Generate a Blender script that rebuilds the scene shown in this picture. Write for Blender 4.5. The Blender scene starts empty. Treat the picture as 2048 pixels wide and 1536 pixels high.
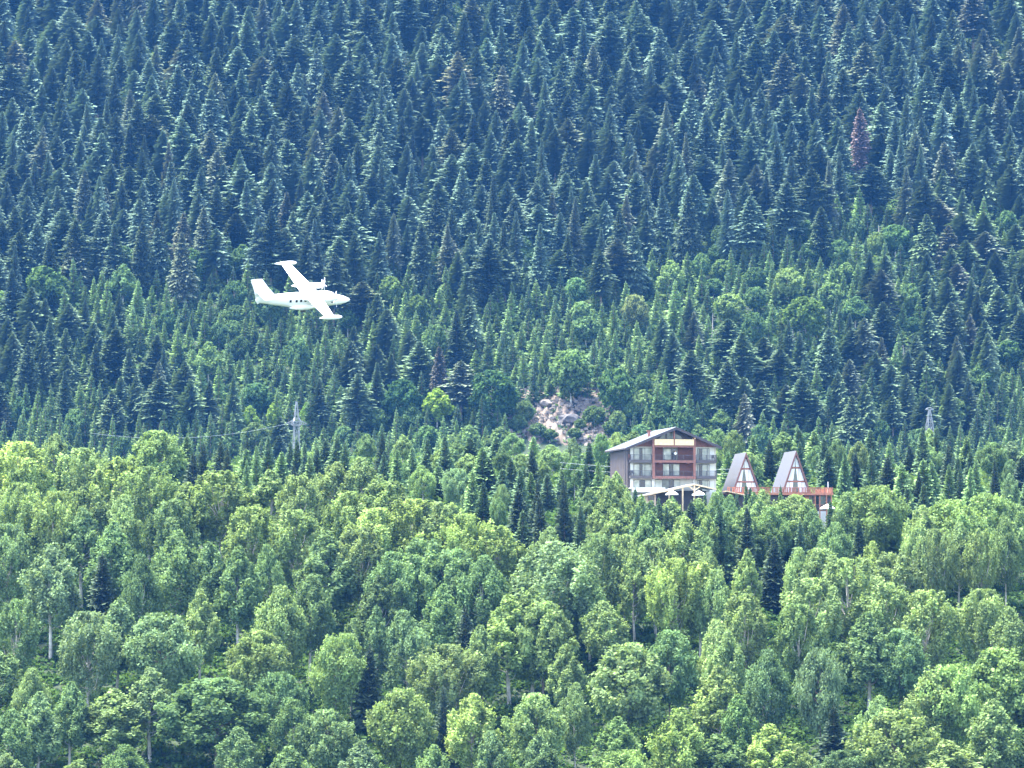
import bpy, bmesh, math, random
import numpy as np
from mathutils import Vector, Matrix
R = math.radians
SC = bpy.context.scene
COL = SC.collection

# ------------------------------------------------------------------ camera, world, sun, exposure
F = 7780.0                      # focal length in pixels of the 2048 wide photograph
PITCH = math.atan(432.0 / F)    # the horizon lies 432 px under the centre row
cam_data = bpy.data.cameras.new('camera')
cam_data.sensor_width = 36.0
cam_data.lens = 36.0 * F / 2048.0
cam_data.clip_start = 1.0
cam_data.clip_end = 6000.0
cam = bpy.data.objects.new('camera', cam_data)
cam.location = (0, 0, 0)
cam.rotation_euler = (math.pi / 2 + PITCH, 0, 0)
COL.objects.link(cam)
SC.camera = cam

SUN_EL, SUN_AZ = R(70), R(-80)   # azimuth from +Y (away from the camera) towards +X
world = bpy.data.worlds.new('World')
SC.world = world
world.use_nodes = True
wn = world.node_tree
bgn = wn.nodes['Background']
sky = wn.nodes.new('ShaderNodeTexSky')
sky.sky_type = 'NISHITA'
sky.sun_disc = False
sky.sun_elevation = SUN_EL
sky.sun_rotation = SUN_AZ
hsv = wn.nodes.new('ShaderNodeHueSaturation')
hsv.inputs['Saturation'].default_value = .72
wn.links.new(sky.outputs[0], hsv.inputs['Color'])
wn.links.new(hsv.outputs[0], bgn.inputs[0])
bgn.inputs[1].default_value = 0.14
sd = bpy.data.lights.new('sun', 'SUN')
sd.energy = 3.5
sd.angle = R(26)
sd.color = (1.0, 0.95, 0.84)
sun = bpy.data.objects.new('sun', sd)
sv = Vector((math.sin(SUN_AZ) * math.cos(SUN_EL), math.cos(SUN_AZ) * math.cos(SUN_EL), math.sin(SUN_EL)))
sun.rotation_euler = (-sv).to_track_quat('-Z', 'Y').to_euler()
sun.location = (0, 400, 900)
COL.objects.link(sun)

SC.view_settings.view_transform = 'Standard'
SC.view_settings.look = 'None'
SC.view_settings.exposure = 2.95
SC.view_settings.gamma = 1.0
SC.render.engine = 'CYCLES'
SC.cycles.max_bounces = 5
SC.cycles.diffuse_bounces = 3
SC.cycles.transmission_bounces = 3
SC.cycles.glossy_bounces = 2
SC.cycles.transparent_max_bounces = 4
SC.cycles.volume_bounces = 0
SC.cycles.use_denoising = True
SC.cycles.denoiser = 'OPENIMAGEDENOISE'
SC.cycles.denoising_input_passes = 'RGB_ALBEDO_NORMAL'
SC.cycles.denoising_prefilter = 'ACCURATE'
SC.cycles.caustics_reflective = False
SC.cycles.caustics_refractive = False

rng = np.random.default_rng(11)
random.seed(11)

# ------------------------------------------------------------------ helpers
def tag(o, label=None, cat=None, group=None, kind=None):
    if label: o['label'] = label
    if cat: o['category'] = cat
    if group: o['group'] = group
    if kind: o['kind'] = kind
    return o

def empty(name, loc=(0, 0, 0), rz=0.0):
    o = bpy.data.objects.new(name, None)
    COL.objects.link(o)
    o.location = loc
    o.rotation_euler = (0, 0, rz)
    o.empty_display_size = 0.5
    return o

def np_mesh(name, V, Q, mats, midx=None, tone=None, smooth=False):
    """V (n,3), Q (m,4) quads -> mesh; tone (n,3) point colours"""
    me = bpy.data.meshes.new(name)
    V = np.asarray(V, np.float32); Q = np.asarray(Q, np.int32)
    k = Q.shape[1]
    me.vertices.add(len(V)); me.vertices.foreach_set('co', V.ravel())
    me.loops.add(Q.size); me.loops.foreach_set('vertex_index', Q.ravel())
    me.polygons.add(len(Q))
    me.polygons.foreach_set('loop_start', np.arange(0, Q.size, k, dtype=np.int32))
    me.polygons.foreach_set('loop_total', np.full(len(Q), k, np.int32))
    if midx is not None: me.polygons.foreach_set('material_index', np.asarray(midx, np.int32))
    if smooth: me.polygons.foreach_set('use_smooth', np.ones(len(Q), bool))
    for m in mats: me.materials.append(m)
    if tone is not None:
        a = me.color_attributes.new('tone', 'FLOAT_COLOR', 'POINT')
        c = np.ones((len(V), 4), np.float32); c[:, :3] = tone
        a.data.foreach_set('color', c.ravel())
    me.update()
    return me

def link(name, me, parent=None, loc=(0, 0, 0)):
    o = bpy.data.objects.new(name, me)
    COL.objects.link(o)
    o.location = loc
    if parent is not None: o.parent = parent
    return o

class MB:
    """collects boxes, bars, prisms and lofts, then links them as one mesh object"""
    def __init__(s): s.v = []; s.f = []
    def add(s, vs, fs):
        n = len(s.v); s.v += [tuple(v) for v in vs]; s.f += [tuple(i + n for i in f) for f in fs]; return s
    def box(s, x0, x1, y0, y1, z0, z1):
        return s.add([(x0,y0,z0),(x1,y0,z0),(x1,y1,z0),(x0,y1,z0),(x0,y0,z1),(x1,y0,z1),(x1,y1,z1),(x0,y1,z1)],
                     [(0,3,2,1),(4,5,6,7),(0,1,5,4),(1,2,6,5),(2,3,7,6),(3,0,4,7)])
    def bar(s, a, b, w, h=None, n=4):
        a = Vector(a); b = Vector(b); d = (b - a).normalized(); h = h or w
        up = Vector((0, 0, 1)) if abs(d.z) < .95 else Vector((0, 1, 0))
        sx = d.cross(up).normalized(); sz = sx.cross(d)
        vs = []
        for p in (a, b):
            for k in range(n):
                t = 2 * math.pi * (k + .5) / n; q = math.sqrt(2) if n == 4 else 1
                vs.append(p + sx * math.cos(t) * w / 2 * q + sz * math.sin(t) * h / 2 * q)
        fs = [(k, (k + 1) % n, n + (k + 1) % n, n + k) for k in range(n)] + [tuple(range(n))[::-1], tuple(range(n, 2 * n))]
        return s.add(vs, fs)
    def prism(s, pts, y0, y1):
        """polygon in xz, extruded along y"""
        n = len(pts)
        vs = [(x, y0, z) for x, z in pts] + [(x, y1, z) for x, z in pts]
        fs = [tuple(range(n)), tuple(range(n, 2 * n))[::-1]] + [(k, n + k, n + (k + 1) % n, (k + 1) % n) for k in range(n)]
        return s.add(vs, fs)
    def poly(s, pts, dv):
        """any planar polygon, thickened by the vector dv"""
        n = len(pts); pts = [Vector(p) for p in pts]; dv = Vector(dv)
        vs = pts + [p + dv for p in pts]
        fs = [tuple(range(n))[::-1], tuple(range(n, 2 * n))] + [(k, (k + 1) % n, n + (k + 1) % n, n + k) for k in range(n)]
        return s.add(vs, fs)
    def loft(s, rings):
        n = len(rings[0]); vs = [p for r in rings for p in r]; fs = []
        for i in range(len(rings) - 1):
            for k in range(n):
                fs.append((i*n + k, i*n + (k+1) % n, (i+1)*n + (k+1) % n, (i+1)*n + k))
        fs.append(tuple(range(n))[::-1]); fs.append(tuple(range((len(rings)-1)*n, len(rings)*n)))
        return s.add(vs, fs)
    def build(s, name, m, parent=None, smooth=False):
        me = bpy.data.meshes.new(name); me.from_pydata(s.v, [], s.f); me.materials.append(m)
        bm = bmesh.new(); bm.from_mesh(me); bmesh.ops.recalc_face_normals(bm, faces=bm.faces); bm.to_mesh(me); bm.free()
        if smooth:
            me.polygons.foreach_set('use_smooth', [True] * len(me.polygons))
        me.update()
        return link(name, me, parent)

# ------------------------------------------------------------------ materials
def mat(name, col, rough=.8, var=.12, scale=1.5, metal=0.0, col2=None, bump=0.0):
    m = bpy.data.materials.new(name); m.use_nodes = True; nt = m.node_tree; N = nt.nodes; L = nt.links
    b = N['Principled BSDF']; b.inputs['Roughness'].default_value = rough; b.inputs['Metallic'].default_value = metal
    tc = N.new('ShaderNodeTexCoord'); nz = N.new('ShaderNodeTexNoise'); nz.inputs['Scale'].default_value = scale
    nz.inputs['Detail'].default_value = 5
    L.new(tc.outputs['Object'], nz.inputs['Vector'])
    mr = N.new('ShaderNodeMapRange'); mr.inputs['From Min'].default_value = .3; mr.inputs['From Max'].default_value = .7
    L.new(nz.outputs['Fac'], mr.inputs['Value'])
    mx = N.new('ShaderNodeMix'); mx.data_type = 'RGBA'
    c2 = col2 or tuple(c * (1 + var) for c in col); c1 = col if col2 else tuple(c * (1 - var) for c in col)
    mx.inputs[6].default_value = (*c1, 1); mx.inputs[7].default_value = (*c2, 1)
    L.new(mr.outputs[0], mx.inputs[0]); L.new(mx.outputs[2], b.inputs['Base Color'])
    if bump:
        bp = N.new('ShaderNodeBump'); bp.inputs['Strength'].default_value = bump; L.new(nz.outputs['Fac'], bp.inputs['Height']); L.new(bp.outputs[0], b.inputs['Normal'])
    return m

def leaf_mat(name, trans=.35):
    """colour = the object's own colour x the mesh's clump tone"""
    m = bpy.data.materials.new(name); m.use_nodes = True; nt = m.node_tree; N = nt.nodes; L = nt.links
    for n in list(N): N.remove(n)
    out = N.new('ShaderNodeOutputMaterial'); df = N.new('ShaderNodeBsdfDiffuse'); tr = N.new('ShaderNodeBsdfTranslucent'); ms = N.new('ShaderNodeMixShader')
    oi = N.new('ShaderNodeObjectInfo'); at = N.new('ShaderNodeAttribute'); at.attribute_name = 'tone'
    mu = N.new('ShaderNodeMix'); mu.data_type = 'RGBA'; mu.blend_type = 'MULTIPLY'; mu.inputs[0].default_value = 1
    L.new(oi.outputs['Color'], mu.inputs[6]); L.new(at.outputs['Color'], mu.inputs[7])
    hs = N.new('ShaderNodeMix'); hs.data_type = 'RGBA'; hs.blend_type = 'MULTIPLY'; hs.inputs[0].default_value = 1
    hs.inputs[7].default_value = (1.1, 1.1, .62, 1)
    L.new(mu.outputs[2], hs.inputs[6])
    L.new(mu.outputs[2], df.inputs[0]); L.new(hs.outputs[2], tr.inputs[0]); ms.inputs[0].default_value = trans
    L.new(df.outputs[0], ms.inputs[1]); L.new(tr.outputs[0], ms.inputs[2]); L.new(ms.outputs[0], out.inputs[0])
    return m

M = {}
M['leaf'] = leaf_mat('leaf', .38)
M['needle'] = leaf_mat('needle', .12)
M['bark'] = mat('grey_bark', (.17, .14, .11), .9, .35, 2.0)
M['bark_pale'] = mat('pale_bark', (.42, .40, .35), .9, .4, 1.2)

# ------------------------------------------------------------------ terrain
PY = [-60, 0, 60, 200, 380, 540, 585, 600, 690, 700, 830, 880, 960, 1040, 1100, 2100]
PZ = [-4, -4, -14, -55, -78, -52, -33, -26.5, 9, 12, 29, 25, 12, 14, 30, 30 + 1000 * .62]
_yy = np.linspace(-60, 2100, 2161)
_zz = np.interp(_yy, PY, PZ)
_k = np.exp(-np.linspace(-2, 2, 33) ** 2); _k /= _k.sum()
_zs = np.convolve(np.pad(_zz, 16, mode='edge'), _k, mode='valid')
def zg(x, y):
    x = np.asarray(x, float); y = np.asarray(y, float)
    z = np.interp(y, _yy, _zs)
    near = np.clip((y - 380) / 150, 0, 1)
    far = np.clip((y - 1020) / 120, 0, 1)
    z = z + near * (1 - far) * (1.3 * np.sin(x / 31 + 1.0) + .8 * np.sin(x / 13 + y / 17) - .012 * x)
    z = z + far * (6 * np.sin(x / 95 + y / 140 + .6) + 3.0 * np.sin(x / 41 - y / 60) + 1.2 * np.sin(x / 15 + y / 21))
    # levelled ground under the hotel and the cabins
    d = np.maximum(np.maximum(18 - x, x - 62) / 8.0, np.maximum(697 - y, y - 722) / 8.0)
    w = np.clip(1 - np.maximum(d, 0), 0, 1)
    w = w * w * (3 - 2 * w)
    return z * (1 - w) + 12.6 * w

nx, ny = 161, 541
gx = np.linspace(-420, 420, nx); gy = np.linspace(-60, 2100, ny)
GX, GY = np.meshgrid(gx, gy); GZ = zg(GX, GY)
V = np.stack([GX, GY, GZ], -1).reshape(-1, 3)
i = np.arange(ny - 1)[:, None] * nx + np.arange(nx - 1)[None, :]
Q = np.stack([i, i + 1, i + nx + 1, i + nx], -1).reshape(-1, 4)
M['ground'] = mat('forest_floor', (.014, .026, .010), .95, col2=(.026, .045, .016), scale=.35, bump=.4)
tag(link('ground', np_mesh('ground', V, Q, [M['ground']], smooth=True)), kind='structure')

CP, SP = math.cos(PITCH), math.sin(PITCH)
def ray(px, row):
    """pixel of the photograph -> (x per metre of y, z per metre of y)"""
    v = (px - 1024) / F; w = (768 - row) / F
    dy = CP - w * SP
    return v / dy, (SP + w * CP) / dy
def at(px, row, y):
    a, b = ray(px, row); return Vector((a * y, y, b * y))
def project(x, y, z):
    f = y * CP + z * SP; u = -y * SP + z * CP
    return 1024 + F * x / f, 768 - F * u / f
YN = np.arange(552, 842, 1.0); YF = np.arange(1045, 1560, 1.5)
def stand(px, row, H, far=False):
    """where a tree of height H stands on the terrain when its top is seen at (px,row); None when nowhere"""
    ys = YF if far else YN
    a, b = ray(px, row)
    d = zg(a * ys, ys) + H - b * ys
    s = np.nonzero((d[:-1] < 0) & (d[1:] >= 0))[0]
    if len(s) == 0: return None
    k = s[0]; t = -d[k] / (d[k + 1] - d[k]); y = ys[k] + t * (ys[1] - ys[0])
    return a * y, y, float(zg(a * y, y))

# ------------------------------------------------------------------ tree meshes
def quads(C, U, W):
    """quads at centres C spanned by half-vectors U and W"""
    n = len(C)
    V = np.stack([C - U - W, C + U - W * .6, C + U * .9 + W, C - U * .8 + W], 1).reshape(-1, 3)
    return V, np.arange(4 * n).reshape(n, 4)

def unit(a): return a / np.maximum(np.linalg.norm(a, axis=-1, keepdims=True), 1e-9)

def tube(pts, rad, n=6):
    pts = np.asarray(pts, float); V = []; Q = []
    for i, p in enumerate(pts):
        d = pts[min(i + 1, len(pts) - 1)] - pts[max(i - 1, 0)]; d = d / np.linalg.norm(d)
        a = np.cross(d, [0.3, 1, 0.1]); a /= np.linalg.norm(a); b = np.cross(d, a)
        for k in range(n):
            t = 2 * math.pi * k / n; V.append(p + rad[i] * (a * math.cos(t) + b * math.sin(t)))
    for i in range(len(pts) - 1):
        for k in range(n):
            Q.append((i*n + k, i*n + (k+1) % n, (i+1)*n + (k+1) % n, (i+1)*n + k))
    return np.array(V), np.array(Q)

def join(parts):
    V = []; Q = []; o = 0
    for v, q in parts:
        V.append(v); Q.append(q + o); o += len(v)
    return np.concatenate(V), np.concatenate(Q)

def spruce(seed, H, Rm, base, gap, nb, segs, slope, power, rag, spray, shoulder=1.0):
    """a spruce: whorls of drooping branches, each carrying tent-shaped sprays"""
    r = np.random.default_rng(seed)
    C = []; U = []; W = []; T = []
    h = H * base
    while h < H - .35:
        t = (h - H * base) / (H * (1 - base))
        env = Rm * min(1.0, ((1 - t) * shoulder) ** power) * (.55 + .45 * min(1, t * 6 + .2))
        env *= 1 + rag * r.normal() * .6
        env = max(env, .18)
        n = max(4, int(nb * (.45 + .55 * min(1, env / Rm)) + r.integers(-1, 2)))
        az = r.uniform(0, 6.28) + np.arange(n) * 6.283 / n + r.normal(0, .22, n)
        Lb = env * np.clip(1 + r.normal(0, rag, n), .35, 1.5)
        for a, Lk in zip(az, Lb):
            if r.random() < .05: continue
            out = np.array([math.cos(a), math.sin(a), 0.0]); side = np.array([-out[1], out[0], 0.0])
            sl = slope + .10 * r.normal() - .25 * (1 - t) * (slope < 0)
            tone = np.clip(r.normal(1, .10), .7, 1.35)
            for k in range(segs):
                f0 = .18 + .82 * (k + .5) / segs
                p = out * Lk * f0 + np.array([0, 0, h + sl * Lk * f0 + .14 * Lk * f0 ** 3 + r.normal(0, .05)])
                hl = out * Lk * .82 / segs * .62 + np.array([0, 0, (sl + .3 * f0 * f0 * .4) * Lk * .82 / segs * .62])
                wd = spray * (1.1 - .55 * f0) * (0.7 + .3 * min(1, Lk / Rm)) * r.uniform(.75, 1.25)
                for s in (-1, 1):
                    sw = side * s * wd * .5 + np.array([0, 0, -wd * r.uniform(.18, .55)])
                    C.append(p + sw); U.append(hl + side * s * wd * .25); W.append(sw + r.normal(0, .05, 3)); T.append(tone * r.uniform(.92, 1.08) * (1.0 + .18 * (k == segs - 1)))
        h += gap * r.uniform(.75, 1.25) * (.6 + .4 * (1 - t))
    # leader
    for k in range(4):
        a = r.uniform(0, 6.28)
        C.append(np.array([0, 0, H - .35 - .15 * k])); U.append(np.array([0, 0, .4])); W.append(np.array([math.cos(a), math.sin(a), 0]) * (.09 + .04 * k)); T.append(1.1)
    C, U, W, T = map(np.array, (C, U, W, T))
    V, Q = quads(C, U, W)
    tone = np.repeat(T, 4)[:, None] * np.array([1, 1, 1.0])
    tv, tq = tube([(0, 0, -1.5), (0, 0, H * .3), (0, 0, H * .7), (0, 0, H)], [H * .013 + .05, H * .010 + .03, H * .005 + .02, .01])
    return dict(H=H, W=2 * Rm, V=V, Q=Q, T=tone, tv=tv, tq=tq)

def broadleaf(seed, H, Rm, style, leaf=.22, dens=1.6):
    leaf *= .78 if dens > 1 else 1
    """trunk, rising limbs, and leafy tufts gathered in boughs; style: poplar, birch, round, willow"""
    r = np.random.default_rng(seed)
    P = dict(poplar=dict(base=.33, nl=40, top=.62, el=2.0, sub=11, vs=2.4, up=.8),
             birch=dict(base=.31, nl=42, top=.38, el=1.5, sub=11, vs=1.7, up=.5),
             round=dict(base=.28, nl=44, top=.80, el=1.3, sub=11, vs=1.45, up=.4),
             willow=dict(base=.15, nl=36, top=.85, el=2.2, sub=12, vs=2.6, up=.9))[style]
    def prof(t):
        if style == 'birch': return (math.sin(math.pi * min(1, (t * .93 + .07)) ** .66)) ** .8 * (1 if t < .5 else 1 - .3 * (t - .5))
        if style == 'poplar': return min(1, (t * 2.2) + .35) * math.sqrt(max(0, 1 - max(0, (t - .45) / .55) ** 2.4))
        return min(1, t * 2.6 + .3) * math.sqrt(max(0, 1 - max(0, (t - .35) / .65) ** 2))
    hb = H * P['base']; hc = H - hb
    limbs = []; C = []; Nn = []; T = []; S = []
    ga = r.uniform(0, 6.28)
    for i in range(P['nl']):
        t = (i + r.uniform(.1, .9)) / P['nl']; t = t ** .85
        ga += 2.4 + r.normal(0, .3)
        a = Rm * r.uniform(.20, .33) * (1.1 - .45 * t)
        b = a * P['el'] * r.uniform(.8, 1.2)
        rr = max(0, Rm * prof(t) - a * .75) * r.uniform(.65, 1.08)
        zc = hb + hc * t * .97 - b * .5 * (t > .6)
        zc = min(zc, H - b * .92)
        c = np.array([math.cos(ga) * rr, math.sin(ga) * rr, zc])
        out = unit(c * np.array([1, 1, 0]) + np.array([1e-6, 0, 0]))
        lean = unit(out * .35 * (1 - P['up']) * 2 + np.array([0, 0, 1.0]))
        limbs.append((c, a, b, t))
        lt = np.clip(r.normal(1, .13), .7, 1.35)
        for j in range(P['sub']):
            d = unit(r.normal(0, 1, 3)); d[2] = abs(d[2]) * .9 - .12 if r.random() < .75 else d[2]
            if np.dot(d, out) < -.5 and r.random() < .7: d = d - 2 * np.dot(d, out) * out
            d = unit(d)
            s = c + np.array([d[0] * a, d[1] * a, 0]) * r.uniform(.72, 1.12) + lean * d[2] * b * r.uniform(.8, 1.15)
            m = int(26 * dens * r.uniform(.6, 1.3)); sg = a * .26
            g = r.normal(0, 1, (m, 3)) * np.array([sg, sg, sg * P['vs']]) * (1 if P['vs'] < 2 else .75)
            if True: g += out * (g @ np.array([0, 0, 1.0]))[:, None] * .22
            pts = s + g
            nn = unit(unit(g + d * sg * 1.2) * .8 + r.normal(0, .75, (m, 3)) + np.array([0, 0, .1]))
            C.append(pts); Nn.append(nn); T.append(np.full(m, lt * np.clip(r.normal(1, .12), .7, 1.4))); S.append(r.uniform(.6, 1.35, m) * leaf)
    C = np.concatenate(C); Nn = np.concatenate(Nn); T = np.concatenate(T); S = np.concatenate(S)
    keep = C[:, 2] < H * 1.01; C, Nn, T, S = C[keep], Nn[keep], T[keep], S[keep]
    ref = unit(r.normal(0, 1, C.shape)); U = unit(np.cross(Nn, ref)); W = np.cross(Nn, U)
    V, Q = quads(C, U * S[:, None], W * S[:, None] * .75)
    T = T * r.uniform(.85, 1.15, len(T))
    tone = np.stack([T * np.repeat(r.uniform(.96, 1.04), len(T)), T, T * .95], -1); tone = np.repeat(tone, 4, 0)
    parts = []
    th = H * .86; sw = r.normal(0, .012 * H, (4, 2)); sw[0] = 0
    tp = [np.array([sw[k][0], sw[k][1], [-1.5, th * .35, th * .7, th][k]]) for k in range(4)]
    parts.append(tube(tp, [H * .014 + .05, H * .011 + .03, H * .006 + .02, .03], 6))
    for c, a, b, t in limbs[::2]:
        z0 = max(hb * .8, c[2] * .62 if style in ('poplar', 'willow') else c[2] * .78); k = z0 / th
        s0 = np.array([np.interp(z0, [p[2] for p in tp], [p[0] for p in tp]), np.interp(z0, [p[2] for p in tp], [p[1] for p in tp]), z0])
        mid = s0 * .5 + c * .5 + np.array([0, 0, -.25 * a]) + .12 * (c - s0) * np.array([1, 1, 0])
        parts.append(tube([s0, mid, c + np.array([0, 0, b * .4])], [.10, .065, .02], 4))
    tv, tq = join(parts)
    return dict(H=H, W=2 * Rm, V=V, Q=Q, T=tone, tv=tv, tq=tq)

PROTO = {}
def proto(kind, d, lm, tm):
    d['crown'] = np_mesh(kind + '_crown', d['V'], d['Q'], [lm], tone=d['T'])
    d['trunk'] = np_mesh(kind + '_trunk', d['tv'], d['tq'], [tm], smooth=True)
    V, Q = join([(d['V'], d['Q']), (d['tv'], d['tq'])])
    d['aV'], d['aQ'] = V, Q
    d['aT'] = np.concatenate([d['T'], np.ones((len(d['tv']), 3))])
    d['aM'] = np.concatenate([np.zeros(len(d['Q']), int), np.ones(len(d['tq']), int)])
    d['whole'] = np_mesh(kind, V, Q, [lm, tm], midx=d['aM'], tone=d['aT'])
    d['mats'] = [lm, tm]
    PROTO.setdefault(kind, []).append(d)

NE, LE, BK, BP = M['needle'], M['leaf'], M['bark'], M['bark_pale']
for s in range(7):
    proto('mature_spruce', spruce(100 + s, [32, 30, 34, 33, 29, 31, 35][s], [3.6, 3.1, 4.0, 3.4, 3.7, 3.2, 3.5][s], [.12, .16, .10, .34, .14, .2, .12][s], .62, 16, 4,
          [-.28, -.40, -.2, -.35, -.5, -.15, -.35][s], [.72, .62, .8, .62, .7, .6, .8][s], [.17, .15, .2, .27, .16, .3, .2][s], [.80, .84, .72, .8, .88, .72, .8][s], [1.6, 1.9, 1.25, 2.0, 1.6, 2.4, 1.4][s]), NE, BK)
for s in range(4):
    proto('young_spruce', spruce(200 + s, 12, [2.3, 2.0, 2.6, 2.2][s], .05, .85, 10, 3, .12, [.85, .9, .8, .8][s], .10, .55, 1.05), NE, BK)
for s in range(4):
    proto('spruce_tree', spruce(300 + s, 12, [2.1, 1.8, 2.5, 2.2][s], .06, .40, 10, 3, [-.12, -.2, .02, -.1][s], [.8, .7, .9, .75][s], .17, .55, [1.15, 1.3, 1.05, 1.3][s]), NE, BK)
for s in range(3):
    proto('poplar_tree', broadleaf(400 + s, 17, [4.3, 3.9, 4.8][s], 'poplar', .20), LE, BP)
for s in range(4):
    proto('birch_tree', broadleaf(500 + s, 15, [3.6, 3.2, 4.2, 2.8][s], 'birch', .19), LE, BP)
for s in range(3):
    proto('round_tree', broadleaf(600 + s, 14, [4.8, 5.4, 4.4][s], 'round', .21), LE, BK)
for s in range(2):
    proto('willow_tree', broadleaf(700 + s, 16, [6.0, 5.2][s], 'willow', .20), LE, BP)
for s in range(3):
    proto('beech_tree', broadleaf(800 + s, 14, [4.4, 3.8, 5.0][s], ['round', 'birch', 'round'][s], .33, .45), LE, BP)

# ------------------------------------------------------------------ where the trees stand
CAND = []     # dicts: kind, x, y, z, H, W, px, row, col, note
OCC = {}; OCCN = {}; FARMODE = [False]; VST = [1.0]
def occ_near(px, row, rad):
    O = OCC if FARMODE[0] else OCCN
    for i in range(int((px - 90) // 60), int((px + 90) // 60) + 1):
        for j in range(int((row - 90) // 60), int((row + 90) // 60) + 1):
            for (a, b, c) in O.get((i, j), ()):
                m = (rad + c) * .5
                if (a - px) ** 2 + ((b - row) * VST[0]) ** 2 < m * m: return True
    return False
def occ_add(px, row, rad): (OCC if FARMODE[0] else OCCN).setdefault((int(px // 60), int(row // 60)), []).append((px, row, rad))

BRIGHT = (.195, .275, .115); YELLOW = (.225, .315, .115); MIDG = (.145, .225, .10); DEEP = (.115, .180, .085); GREY = (.165, .240, .125)
NEEDLE = (.085, .135, .07); NEEDLED = (.055, .080, .050); NEEDLEY = (.14, .215, .085); NEEDLEB = (.092, .138, .098)

def put(kind, px, row, H, wpx=None, col=MIDG, far=False, note=None, rad=40, jit=.09, var=None):
    if kind == 'mature_spruce' and not note and abs(px - 1722) < 36 and 190 < row < 318: return None
    for more in range(8):
        s = stand(px, row, H, far)
        if s is None and note == 'hand' and not far: H += 1.7; continue
        if s is None: return None
        x, y, z = s
        if not (not far and 20 < x < 61 and 689 < y < 719): break
        if note is None: return None
        H += 1.7
    else: return None
    ps = PROTO[kind]; p = int(rng.integers(len(ps))) if var is None else var
    W = (wpx * y / F) if wpx else ps[p]['W'] * H / ps[p]['H'] * rng.uniform(.88, 1.12)
    b = np.clip(rng.normal(1, jit), .65, 1.5)
    c = tuple(float(v) for v in np.array(col) * b * np.array([np.clip(rng.normal(1, .018), .9, 1.1), 1, np.clip(rng.normal(1, .05), .85, 1.15)]))
    d = dict(kind=kind, p=p, x=x, y=y, z=z, H=H, W=W, px=px, row=row, col=c, note=note, far=far, rz=float(rng.uniform(0, 6.28)), hpx=H * F / y)
    CAND.append(d); occ_add(px, row, rad)
    return d

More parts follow.
